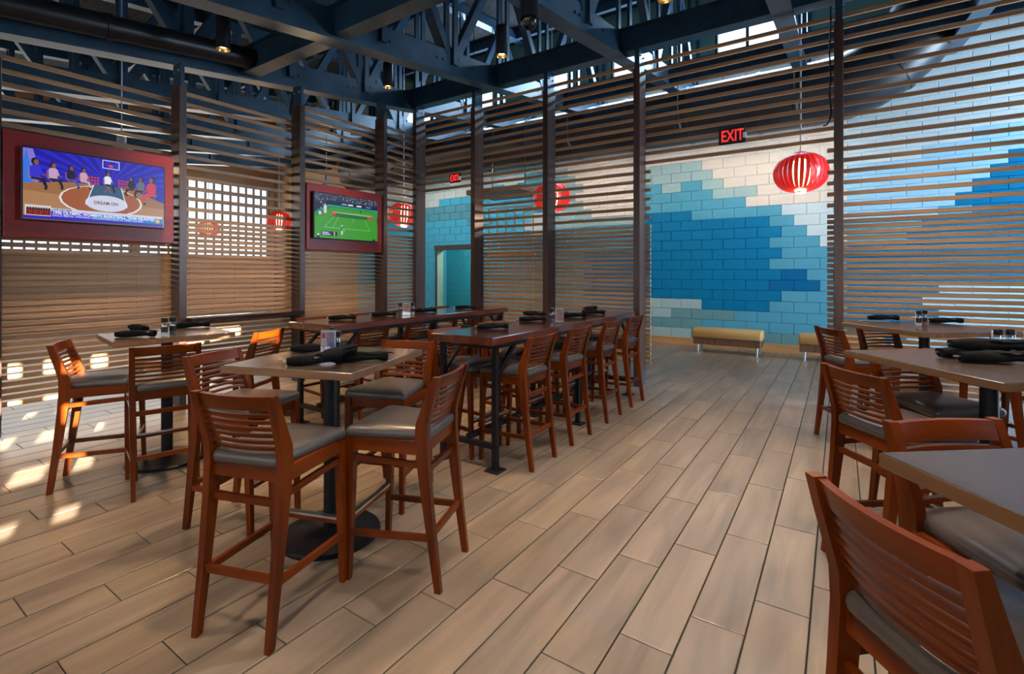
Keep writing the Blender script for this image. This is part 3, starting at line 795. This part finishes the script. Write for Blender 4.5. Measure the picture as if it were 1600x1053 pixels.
def sitter(x, y, sc_, top, leg, skin='8a5a48', hair='1a1014', side=1):
    k = sc_
    for a, b in ((-.030, .035), (.035, -.030)): p.line(x+a*k, y-.20*k, x+b*k, y-.05*k, .006, 'b07038')
    p.line(x-.035*k, y-.05*k, x-.035*k, y+.05*k, .006, 'b07038'); p.line(x-.035*k, y-.055*k, x+.035*k, y-.055*k, .006, 'c88a4a')
    p.poly([(x-.022*k*side, y-.05*k), (x+.045*k*side, y-.055*k), (x+.062*k*side, y-.16*k), (x+.048*k*side, y-.165*k), (x+.030*k*side, y-.085*k), (x-.022*k*side, y-.075*k)], leg)
    p.rect(x+.046*k*side-.004, y-.185*k, x+.046*k*side+.014, y-.160*k, '181018')
    p.poly([(x-.026*k, y-.05*k), (x+.024*k, y-.05*k), (x+.028*k, y+.06*k), (x+.012*k, y+.088*k), (x-.012*k, y+.088*k), (x-.028*k, y+.06*k)], top)
    p.line(x+.022*k*side, y+.05*k, x+.034*k*side, y-.01*k, .010*k, top); p.line(x+.034*k*side, y-.01*k, x+.052*k*side, y-.03*k, .008*k, skin)
    p.ell(x-.003*k*side, y+.125*k, .018*k, .042*k, hair, n=14); p.ell(x+.004*k*side, y+.118*k, .0125*k, .031*k, skin, n=14)
for i in range(4):
    for j in range(3):
        p.ell(.42+i*.022, .60+j*.045, .010, .017, 'c03a28', n=8); p.ell(.64+i*.022, .60+j*.045, .010, .017, 'c03a28', n=8)
sitter(.075, .66, 1.25, '3a32d8', '14102a'); sitter(.185, .66, 1.1, 'd0a8c8', '1a1420'); sitter(.30, .67, .95, '20182c', '4050b0'); sitter(.385, .67, .9, 'd8a8b8', 'd0b0c0')
sitter(.555, .66, .9, 'f0f0f8', '181830'); sitter(.735, .63, .9, '18162c', '14121f', side=-1); sitter(.81, .63, 1.0, '6a7078', '1c1822', side=-1); sitter(.895, .60, 1.35, 'd0304c', 'd83a3a', side=-1)
p.rect(0, .005, .99, .05, '3420b0'); p.rect(.17, .05, .985, .135, '1f7fd0'); p.rect(.17, .05, .45, .135, '4a3ad8'); p.rect(.01, .05, .17, .20, 'e0d8d8'); p.rect(.17, .135, .985, .175, 'd8d8ee')
for i in range(9): p.ell(.027+i*.0165, .14, .009, .03, '4a2020', n=8); p.rect(.018+i*.0165, .06, .036+i*.0165, .125, 'a02020' if i % 2 else '7a1818')
p.ell(.945, .093, .018, .033, 'e8c020', n=12)
p.mb.build('picture', p.mats, s_)
caption(s_, 'LIVE ON NBA', .18, .143, .024, W, H, em('14122a'), .0006)
caption(s_, "1996 OLYMPIC WOMEN'S BASKETBALL TEAM REUNITED", .18, .094, .037, W, H, em('ffffff'), .0009, .93)
caption(s_, 'GOLD MEDAL WINNING GROUNDBREAKERS IN TIMES SQUARE', .18, .058, .029, W, H, em('d0e0ff'), .0003, .90)
caption(s_, 'DREAM ON', .455, .29, .046, W, H, em('8a2a48'), .001, .86)
t, s_, p, W, H = tv(4.375, 5.545, 2.10, 2.765, 'television showing a tennis match on green grass', (4.29, 5.70, 1.92, 2.90), 'red wall panel carrying the tennis television')
p.rect(0, 0, 1, 1, '2f8a22'); p.rect(0, .84, 1, 1, '2a3450'); p.poly([(0,.55),(.2,.74),(.2,.84),(0,.84)], '1a2238'); p.rect(.2, .76, 1, .85, '122040')
random.seed(3)
for i in range(150):
    x, y = random.random(), .86+random.random()*.13
    p.rect(x, y, x+.012, y+.014, random.choice(['8a90a8', 'b0a8a0', '4a5478', 'c8c8d0', '604858']))
for i in range(40):
    x, y = random.random()*.16, .6+random.random()*.25
    p.rect(x, y, x+.012, y+.014, random.choice(['8a90a8', '4a5478', 'c8c8d0', '182038']))
p.poly([(.2,.72),(1,.72),(1,.76),(.2,.76)], '1f9a86'); p.poly([(.06,.55),(.2,.72),(.2,.76),(.0,.56)], '1f9a86'); p.poly([(.94,.72),(1,.55),(1,.76)], '1f9a86')
p.poly([(.25,.70),(.95,.70),(1,.40),(1,0),(0,0),(0,.45)], '3c9c24')
for l in ((.14,.24,.28,.50),(.26,.24,.36,.52),(.14,.24,.88,.24),(.86,.24,.78,.50),(.32,.60,.88,.62),(.58,.40,.60,.62)): p.line(*l, .006, '9cd080')
p.poly([(.26,.50),(.90,.50),(.90,.58),(.26,.60)], '1f6a2c'); p.line(.26,.60,.90,.585,.008,'c8d8c8'); p.rect(.24,.53,.31,.59,'d83a40'); p.rect(.82,.50,.89,.56,'d83a40')
for b, x in (('a0b0d8', .40), ('ffffff', .50), ('ffffff', .64), ('8090b0', .80)): p.rect(x, .79, x+.08, .82, b)
p.rect(.13,.56,.17,.74,'d8d8e8'); p.ell(.15,.76,.012,.02,'c09078'); p.rect(.06,.52,.09,.58,'f0f0f0'); p.rect(.10,.53,.13,.58,'c03040')
p.rect(.70,.64,.712,.72,'182040'); p.rect(.90,.55,.925,.60,'d04030')
p.rect(.395,.10,.415,.19,'f0f0f0'); p.rect(.39,.19,.42,.28,'1f7a30'); p.ell(.405,.305,.012,.02,'e0d8c8'); p.line(.415,.24,.45,.18,.006,'e8e0d0')
p.rect(.09,.055,.31,.155,'14204a'); p.rect(.28,.06,.295,.15,'e8d820'); p.rect(.30,.055,.33,.155,'101830'); p.rect(.03,0,.07,.05,'182848'); p.ell(.05,.07,.014,.02,'e8e8e8'); p.rect(.91,0,.96,.04,'182848')
p.rect(.105,.115,.20,.135,'e8e8ff'); p.rect(.105,.075,.225,.095,'e8e8ff')
p.mb.build('picture', p.mats, s_)

# ------------------------------------------------------------------ exit signs
def exit_sign(u, v, label, sc_=1.0):
    c = at_y(u, v, 6.80); t = thing('exit_sign', label, 'sign', c, group='illuminated exit signs'); W, H = .32*sc_, .205*sc_
    MB().cbox(-W/2, W/2, 0, .045, -H/2, H/2, .01).build('housing', M['black'], t)
    MB().box(-W/2+.015, W/2-.015, -.003, .001, -H/2+.015, H/2-.015).build('face_plate', plain('exit_face_'+label[:4], (.03, .012, .012), .3), t)
    me = text_mesh('EXIT', .205*sc_, M['exitred'], .0015, .0012*sc_)
    xs = [q.co.x for q in me.vertices]; ys_ = [q.co.y for q in me.vertices]; wx = max(xs)-min(xs)
    o = link('lettering', me, t, (-(W-.06)/2, -.004, -(max(ys_)-min(ys_))/2)); o.rotation_euler = (R_(90), 0, 0); o.scale = ((W-.06)/wx, 1, 1)
    MB().box(-.02, .02, .045, .065, -.05, .05).build('mounting_plate', M['black'], t)
    MB().box(W/2-.03, W/2+.005, -.006, .03, -.05, .02).build('lamp_lens', M['white'], t)
exit_sign(1143.5, 211.5, 'red illuminated exit sign on the slats above the wide opening')
exit_sign(710, 278, 'red illuminated exit sign over the narrow doorway', .78)

# ------------------------------------------------------------------ red lanterns
def lantern(x, y, z, R, label):
    t = thing('ribbed_lantern', label, 'pendant lamp', (x, y, z), group='red ribbed lanterns')
    hgt = R*.80; nr = 30
    rib = MB(); P = []; F = []; n = 14
    prof = []
    for i in range(n+1):
        a = -math.pi/2 + math.pi*i/n
        r_ = R*math.cos(a)**.8 if math.cos(a) > 1e-6 else 0
        prof.append((max(r_, R*.17), hgt*math.sin(a)))
    for i, (r_, zz) in enumerate(prof):
        w_ = .70*math.pi*R/nr*(.45+.55*(r_/R)); tw = .10*(i/n-.5)
        P += [(r_*math.cos(tw)+w_*.5*math.sin(.5), -w_+r_*math.sin(tw), zz), (r_*math.cos(tw)-w_*.5*math.sin(.5), w_+r_*math.sin(tw), zz)]
    for i in range(n): F.append((2*i, 2*i+1, 2*i+3, 2*i+2))
    rib.add(P, F); me = rib.mesh('rib', M['lantern'], True)
    for k in range(nr): link('rib', me, t, (0, 0, 0), 2*math.pi*k/nr)
    MB().lathe([(R*.20, -hgt-.012), (R*.20, -hgt+.01)], 20).build('bottom_ring', M['white'], t)
    MB().lathe([(R*.20, hgt-.01), (R*.20, hgt+.012), (.02, hgt+.03)], 20).build('top_ring', M['lantern'], t)
    MB().lathe([(.02, -hgt*.75), (R*.30, -hgt*.6), (R*.36, 0), (R*.30, hgt*.6), (.02, hgt*.75)], 20).build('inner_shade', M['lampglow'], t, True)
    MB().cyl((0, 0, hgt), (0, 0, roofz(y)-z-.02), .010, n=8).build('cord', M['steelcap'], t)
    return t
M['lampglow'] = emit('lantern_inner_glow', (1.0, .75, .42), 4)
LY = 7.75
for u, v, px, lab in ((1251, 270, 92, 'large red ribbed lantern hanging in the wide opening'), (862, 308, 60, 'red ribbed lantern seen behind the second slat bay and its post'),
                      (631, 335, 50, 'red ribbed lantern behind the corner slats right of the tennis television'), (436, 345, 42, 'red ribbed lantern glowing between the two televisions'), (326, 357, 38, 'faint red ribbed lantern against the far windows')):
    d = ray(u, v); t_ = LY/d.y
    if u < 330: t_ *= .98
    q = d*t_; R = px/2*t_/FPX*math.cos(math.atan((u-800)/FPX))*.95
    lantern(q.x, q.y, CH+q.z, R, lab)
    lamp('lantern_glow', 'POINT', (q.x, q.y, CH+q.z-R*.9), 45, (1, .66, .36), shadow_soft_size=.1)

# ------------------------------------------------------------------ cylinder downlights
def can(x, y, z, label, e=320, c=(1, .82, .62)):
    t = thing('cylinder_downlight', label, 'ceiling light', (x, y, z), group='black cylinder downlights')
    MB().cyl((0, 0, 0), (0, 0, .34), .07, n=24, caps=False).cyl((0, 0, .335), (0, 0, .345), .07, n=24).build('can', M['duct'], t, 30)
    MB().lathe([(.069, .002), (.055, .05), (.03, .10)], 24, caps=False).build('reflector', M['brass'], t, True)
    MB().lathe([(.012, .022), (.030, .030), (.036, .05), (.02, .07)], 16).build('bulb', M['bulb'], t)
    MB().cyl((0, 0, .34), (0, 0, roofz(y)-z-.02), .006, n=6).build('stem', M['black'], t)
    lamp('downlight_beam', 'SPOT', (x, y, z-.03), e, c, (0, 0, -1), spot_size=R_(95), spot_blend=.8, shadow_soft_size=.05)
WARM = dict(e=410, c=(1, .68, .36))
CANS = [(-5.62, 2.72, 4.02, 'black cylinder downlight above the sunlit table'), (-5.42, 4.9, 4.25, 'black cylinder downlight hanging near the tennis television'), (-3.32, 4.75, 4.13, 'black cylinder downlight over the communal tables, middle of the ceiling'),
        (-1.34, 4.55, 4.09, 'black cylinder downlight cut by the top edge above the aisle'), (.75, 4.6, 4.1, 'black cylinder downlight over the right-hand tables'), (-3.4, 2.6, 4.05, 'black cylinder downlight above the menu-card table'),
        (-1.3, 2.4, 4.05, 'black cylinder downlight over the near aisle'), (.8, 2.3, 4.05, 'black cylinder downlight over the nearest right table'), (-3.4, .3, 3.95, 'black cylinder downlight just behind the camera on the left'), (-.9, .2, 3.95, 'black cylinder downlight directly above the camera'), (.8, 5.75, 4.15, 'black cylinder downlight close to the right slat screen')]
for i, c in enumerate(CANS): can(*c, **(WARM if i in (0, 1, 2, 5) else dict(e=460) if i == 4 else dict(e=300, c=(1, .97, .95)) if i in (3, 6) else {}))

# track heads washing the blue wall
for i, (x, lab) in enumerate(((-9.6, 'track spotlight aimed at the doorway end of the blue wall'), (-7.0, 'track spotlight left of the second slat bay, aimed at the wall'), (-4.6, 'track spotlight behind the second slat bay, aimed at the wall'), (-2.4, 'track spotlight above the left part of the wide opening'), (-.6, 'track spotlight above the right part of the wide opening'))):
    t = thing('track_spotlight', lab, 'ceiling light', (x, 8.9, 4.2), group='track spotlights')
    d = Vector((0, 2.1, -1.5)).normalized()
    MB().cyl(-d*.11, d*.11, .05, .055, n=20).build('lamp_head', M['duct'], t, 30); MB().cyl(d*.111, d*.114, .045, n=20).build('lens', M['bulb'], t); MB().cyl((0, 0, .04), (0, 0, roofz(8.9)-4.22), .008, n=6).build('stem', M['black'], t)
    lamp('track_beam', 'SPOT', (x, 8.9+d.y*.14, 4.2+d.z*.14), 165, (1, .88, .72), d, spot_size=R_(110), spot_blend=.9, shadow_soft_size=.05)

# domed shade pendants beyond the television wall
def dome(x, y, z, R, label):
    t = thing('dome_pendant', label, 'pendant lamp', (x, y, z), group='dome pendants')
    MB().lathe([(R, 0), (R*.93, .03), (R*.6, .10), (R*.24, .15), (R*.22, .152), (R*.58, .098), (R*.9, .028)], 28, caps=False).build('shade', M['white'], t, True)
    MB().lathe([(R*.27, .150), (R*.27, .19), (R*.2, .20)], 20).build('gallery', M['brass'], t)
    MB().lathe([(R*.20, .20), (R*.20, .30), (.02, .32)], 20).build('cap', M['steelcap'], t)
    MB().lathe([(.05, .0), (.055, .05), (.03, .12)], 12).build('bulb', M['bulb'], t)
    MB().cyl((0, 0, .30), (0, 0, roofz(y)-z-.02), .008, n=6).build('stem', M['steelcap'], t)
    lamp('dome_glow', 'POINT', (x, y, z-.06), 60, (1, .75, .45), shadow_soft_size=.06)
q = ray(190, 247)*6.6; dome(q.x, q.y, CH+q.z, .27, 'cream dome pendant peeking above the basketball television')
q = ray(510, 298)*10.4; dome(q.x, q.y, CH+q.z, .25, 'cream dome pendant peeking above the tennis television')

# security dome camera
q = ray(827, 30)*4.15
t = thing('dome_camera', 'black security dome camera hanging from the ceiling', 'camera', (q.x, q.y, CH+q.z))
MB().cyl((0, 0, 0), (0, 0, .22), .082, n=24).build('housing', M['duct'], t, 30)
MB().lathe([(.08, 0), (.078, -.03), (.06, -.065), (.03, -.083), (.004, -.088)], 24).build('dome', M['glass'], t, True)
MB().lathe([(.04, -.005), (.045, -.03), (.03, -.055), (.005, -.06)], 16).build('lens', M['tvblack'], t, True)
MB().cyl((0, 0, .22), (0, 0, roofz(q.y)-CH-q.z-.02), .02, n=8).build('stem', M['duct'], t)

# cable hanging at the right post of the opening
cpts = [at_y(u, v, 6.83) for u, v in ((1298, -20), (1298, 40), (1296, 80), (1298, 120), (1296, 150), (1299, 175), (1296, 188), (1292, 195), (1286, 197))]
c0 = cpts[0].copy(); tag(MB().tube([q-c0 for q in cpts], .008, 8).build('cable', M['black'], None, True, c0), 'thin black cable running down the post right of the opening', 'cable')

# ------------------------------------------------------------------ ducts
def duct(pts, r, label, n=20, ribs=None):
    p0 = Vector(pts[0]); t = thing('air_duct', label, 'duct', p0)
    MB().tube([Vector(q)-p0 for q in pts], r, n).build('duct_pipe', M['duct'], t, 40)
    for q, d in ribs or []:
        q = Vector(q)-p0; d = Vector(d).normalized()
        MB().cyl(q-d*.03, q+d*.03, (r[0] if isinstance(r, list) else r)+.012, n=n).build('joint_band', M['duct'], t, 30)
yy = [-1.3 + i*.3 for i in range(17)]
duct([(-6.46, y, chordz(y)+.21) for y in yy], .125, 'black round duct running along the truss above the television wall', 20, [((-6.46, 1.95, chordz(1.95)+.21), (0, 1, .14)), ((-6.46, 3.4, chordz(3.4)+.21), (0, 1, .14))])
pp = [(-13 + i*1.0, 10.25, 4.75) for i in range(13)] + [(-.35, 10.25, 4.75), (.05, 10.25, 4.78), (.35, 10.25, 4.88), (.65, 10.25, 5.05), (.92, 10.25, 5.3), (1.15, 10.25, 5.6), (1.32, 10.25, 6.0), (1.42, 10.25, 6.5), (1.45, 10.25, 7.5)]
duct(pp, [.55]*len(pp), 'large black round duct bending upward before the blue wall', 28, [((-12.5+1.25*k, 10.25, 4.75), (1, 0, 0)) for k in range(10)] + [((.65, 10.25, 5.05), (.29, 0, .22)), ((1.15, 10.25, 5.6), (.2, 0, .35))])

# ------------------------------------------------------------------ benches on the blue wall
def bench(x0, x1, label):
    cx = (x0+x1)/2; h = (x1-x0)/2; t = thing('waiting_bench', label, 'bench', (cx, 10.42, 0), group='upholstered benches')
    for sx in (-1, 1):
        for sy in (-1, 1): MB().cyl((sx*(h-.09), sy*.15, 0), (sx*(h-.09), sy*.15, .165), .02, .034, n=16).build('leg', M['chrome'], t, 30)
    MB().cbox(-h+.02, h-.02, -.22, .22, .165, .305, .004).build('bench_base', M['benchwood'], t)
    mb = MB(); P = []; F = []; prof = [(-.235, .305), (-.245, .34), (-.245, .40), (-.232, .445), (-.20, .468), (-.1, .476), (.1, .476), (.2, .468), (.232, .445), (.245, .40), (.245, .34), (.235, .305)]
    xs = [(-h, .90), (-h+.012, .97), (-h+.04, 1.0), (h-.04, 1.0), (h-.012, .97), (h, .90)]
    for x, s_ in xs:
        for y, z in prof: P.append((x, y*s_, .305+(z-.305)*(s_ if z > .305 else 1)))
    m = len(prof)
    for i in range(len(xs)-1):
        for j in range(m):
            k = (j+1) % m; F.append((i*m+j, i*m+k, (i+1)*m+k, (i+1)*m+j))
    F += [tuple(range(m)), tuple((len(xs)-1)*m+j for j in range(m))]
    mb.add(P, F).build('cushion', M['benchtop'], t, 50)
bench(-2.47, -1.22, 'mustard upholstered bench on metal legs, fully visible by the blue wall')
bench(-.63, .62, 'mustard upholstered bench half hidden behind the right screen post')

# hanging canopy and trellis behind the second bay
c0 = at_y(765, 285, 9.3); c1 = at_y(832, 300, 9.3)
t = thing('hanging_canopy', 'brown wooden canopy hanging behind the slats next to a lantern', 'canopy', ((c0.x+c1.x)/2, 9.3, c1.z))
MB().cbox(-(c1.x-c0.x)/2-.3, (c1.x-c0.x)/2, -.5, .6, 0, .10, .004).build('board', M['benchwood'], t)
for x in (-.5, .4): MB().cyl((x, 0, .1), (x, 0, roofz(9.3)-c1.z-.02), .01, n=6).build('rod', M['black'], t)
t = thing('trellis_divider', 'pale wooden trellis of upright bars behind the second slat bay', 'divider', (at_y(798, 400, 9.4).x, 9.4, 0))
for i in range(6): MB().box(-.62+i*.245-.012, -.62+i*.245+.012, -.012, .012, .02, 3.1).build('upright', M['base'], t)
for z in (.0, 1.98, 3.08): MB().box(-.66, .66, -.013, .013, z, z+.03).build('rail', M['base'], t)

# ------------------------------------------------------------------ table-top things
def napkin_mesh():
    mb = MB(); P = []; F = []; n = 14; L = .235
    for i in range(11):
        x = -L/2 + L*i/10; s_ = .75 + .25*math.sin(i*.55) if i < 9 else .8
        for k in range(n):
            a = 2*math.pi*k/n; rr = .027*s_*(1+.10*math.sin(3*a+i*.7))
            z = .022 + rr*.85*math.sin(a); P.append((x, rr*1.15*math.cos(a), max(z, .0008)))
    for i in range(10):
        for k in range(n):
            q = (k+1) % n; F.append((i*n+k, i*n+q, (i+1)*n+q, (i+1)*n+k))
    F += [tuple(range(n-1, -1, -1)), tuple(10*n+k for k in range(n))]
    mb.add(P, F); return mb.mesh('cloth', M['napkin'], 50)
NAP = napkin_mesh()
fm_ = MB(); P_ = []; F_ = []
for i in range(9):
    x = -.07 + .165*i/8
    for k in range(6):
        a = math.pi*(.15+.55*k/5); rr = .0305 - .0012*k + .002*math.sin(i*1.3)
        P_.append((x + .012*k, rr*1.15*math.cos(a), .022+rr*.9*math.sin(a)))
for i in range(8):
    for k in range(5): F_.append((i*6+k, i*6+k+1, i*6+k+7, i*6+k+6))
FLAP = fm_.add(P_, F_).mesh('folded_flap', M['napkin'], 50)
TIP = MB().beam((-.135, .004, .022), (-.10, .004, .022), .014, .004).mesh('cutlery_tip', M['chrome'])
def napkin(p, ang, label, z=TZ, tilt=0, sc_=1.2):
    t = thing('napkin_roll', label, 'napkin', (p[0], p[1], z), ang, 'black napkin rolls'); t.rotation_euler.y = tilt
    t.scale = (sc_,)*3
    link('cloth', NAP, t); link('folded_flap', FLAP, t); link('cutlery_tip', TIP, t)
def shaker(p, label, fill, z=TZ, h=.145):
    t = thing('shaker', label, 'shaker', (p[0], p[1], z), group='salt and pepper shakers')
    MB().lathe([(.022, 0), (.024, .004), (.024, h*.78), (.020, h*.82)], 20).build('glass_body', M['shglass'], t, 40)
    MB().lathe([(.020, .006), (.020, h*.5)], 16).build('contents', fill, t, 30)
    MB().lathe([(.0225, h*.80), (.0235, h*.82), (.0235, h), (.018, h+.006)], 20).build('cap', M['tvblack'], t, 40)
    MB().lathe([(.0243, h*.25), (.0243, h*.55)], 20).build('paper_label', M['tvblack'], t, 30)
M['shglass'] = pane_mat(); M['shglass'].name = 'shaker_glass'
g_ = M['shglass'].node_tree.nodes; g_['Mix Shader'].inputs[0].default_value = .22; g_['Transparent BSDF'].inputs[0].default_value = (.9, .93, .95, 1)
M['salt'] = plain('salt', (.75, .73, .70), .8, noise=.2, nscale=300); M['pepper'] = plain('pepper', (.08, .06, .05), .8, noise=.5, nscale=300); M['chili'] = plain('chili', (.38, .09, .03), .7, noise=.4, nscale=200)
M['cardred'] = plain('card_red', (.62, .03, .03), .4); M['cardblue'] = plain('card_lilac', (.32, .28, .50), .4, noise=.5, nscale=30); M['cardpink'] = plain('card_pink', (.62, .36, .36), .4, noise=.3, nscale=40)
def card(p, ang, label, style='red', z=TZ, w_=.085, h=.155):
    t = thing('menu_holder', label, 'menu holder', (p[0], p[1], z), ang, 'table menu holders')
    MB().cbox(-w_/2, w_/2, -.03, .03, 0, .006, .002).build('stand', M['shglass'], t)
    c = MB().box(-w_/2, w_/2, -.004, .004, .006, h).build('card', M['paper'], t)
    for s_ in (-1, 1):
        y = s_*.0048
        if style == 'red':
            MB().box(-w_/2+.006, -w_/2+.026, y-.0008, y+.0008, h*.70, h*.90).build('print', M['cardred'], c); MB().box(-w_/2+.006, -w_/2+.026, y-.0008, y+.0008, h*.22, h*.40).build('print', M['cardred'], c)
            MB().box(-w_/2+.034, w_/2-.004, y-.0008, y+.0008, h*.12, h*.92).build('print', M['cardblue'], c)
        else:
            MB().box(-w_/2+.006, w_/2-.006, y-.0008, y+.0008, h*.2, h*.9).build('print', M['cardpink'], c)
    MB().box(-w_/2-.003, w_/2+.003, -.0078, -.0062, .004, h+.004).box(-w_/2-.003, w_/2+.003, .0062, .0078, .004, h+.004).build('acrylic_sleeve', M['shglass'], t)
def P(u, v): return at_z(u, v, TZ)
# menu-card table
card(P(513, 556), YAW, 'acrylic menu holder with red dotted card on the front left table')
shaker(P(527, 554), 'chili flake shaker beside the red dotted menu card', M['chili'])
shaker(P(519, 548), 'salt shaker behind the red dotted menu card', M['salt'])
napkin(P(492, 570), YAW+.25, 'napkin roll lying left in the crossed pair on the front left table')
napkin(P(527, 573), YAW+1.25, 'napkin roll pointing at the camera on the front left table', TZ+.048)
napkin(P(566, 565), YAW+.1, 'napkin roll lying right of the menu card on the front left table')
napkin(P(490, 551), YAW-.1, 'napkin roll behind the menu card on the front left table')
# sunlit table
shaker(P(257, 526), 'left clear shaker on the sunlit table', M['salt']); shaker(P(270, 524), 'right clear shaker on the sunlit table', M['pepper'])
napkin(P(212, 527), YAW+.1, 'napkin roll lying on the left of the sunlit table'); napkin(P(216, 523), YAW-.6, 'napkin roll laid across another on the sunlit table', TZ+.03)
napkin(P(300, 512), YAW+.5, 'napkin roll in the sun on the right of the sunlit table')
# front communal table
napkin(P(770, 514), YAW+.05, 'napkin roll nearest the camera on the front communal table'); napkin(P(832, 502), YAW+.1, 'napkin roll in the middle of the front communal table'); napkin(P(835, 498), YAW-.7, 'napkin roll lying across another on the front communal table', TZ+.03)
card(P(874, 505), YAW, 'cream card in holder on the front communal table', 'pink'); shaker(P(862, 504), 'shaker left of the cream card on the front communal table', M['pepper']); shaker(P(868, 503), 'shaker behind the cream card on the front communal table', M['chili'])
napkin(P(896, 496), YAW, 'napkin roll right of the cream card on the front communal table'); napkin(P(927, 491), YAW-.4, 'napkin roll at the far end of the front communal table'); napkin(P(922, 489), YAW+.9, 'upright tipped napkin roll at the far end of the front communal table', TZ+.03)
# rear communal table
napkin(P(535, 500), YAW+.1, 'napkin roll nearest the camera on the rear communal table'); napkin(P(600, 494), YAW+.2, 'napkin roll left of the pink card on the rear communal table')
card(P(635, 493), YAW, 'pink card in holder on the rear communal table', 'pink'); shaker(P(625, 493), 'shaker left of the pink card on the rear communal table', M['pepper']); shaker(P(645, 492), 'shaker right of the pink card on the rear communal table', M['salt'])
napkin(P(665, 488), YAW, 'napkin roll right of the pink card on the rear communal table'); napkin(P(727, 483), YAW+.1, 'napkin roll at the far end of the rear communal table')
# right tables
napkin(P(1380, 500), YAW-.25, 'napkin roll left of the shakers on the far right table'); napkin(P(1478, 505), YAW-.2, 'napkin roll right of the shakers on the far right table')
shaker(P(1436, 510), 'left shaker on the far right table', M['salt']); shaker(P(1445, 509), 'right shaker on the far right table', M['chili']); card(P(1431, 507), YAW+.9, 'small red card beside the shakers on the far right table', 'red', w_=.07, h=.12)
napkin(P(1520, 560), YAW-.1, 'left napkin roll of the pile on the middle right table', sc_=1.55); napkin(P(1560, 568), YAW-.2, 'front napkin roll of the pile on the middle right table', sc_=1.55); napkin(P(1545, 562), YAW-.35, 'top napkin roll of the pile on the middle right table', TZ+.05, sc_=1.55)
shaker(P(1560, 553), 'left shaker behind the napkins on the middle right table', M['pepper'], h=.15); shaker(P(1579, 553), 'right shaker behind the napkins on the middle right table', M['pepper'], h=.15); card(P(1549, 551), YAW+.9, 'small red card beside the napkin pile on the middle right table', 'red', w_=.07, h=.14)
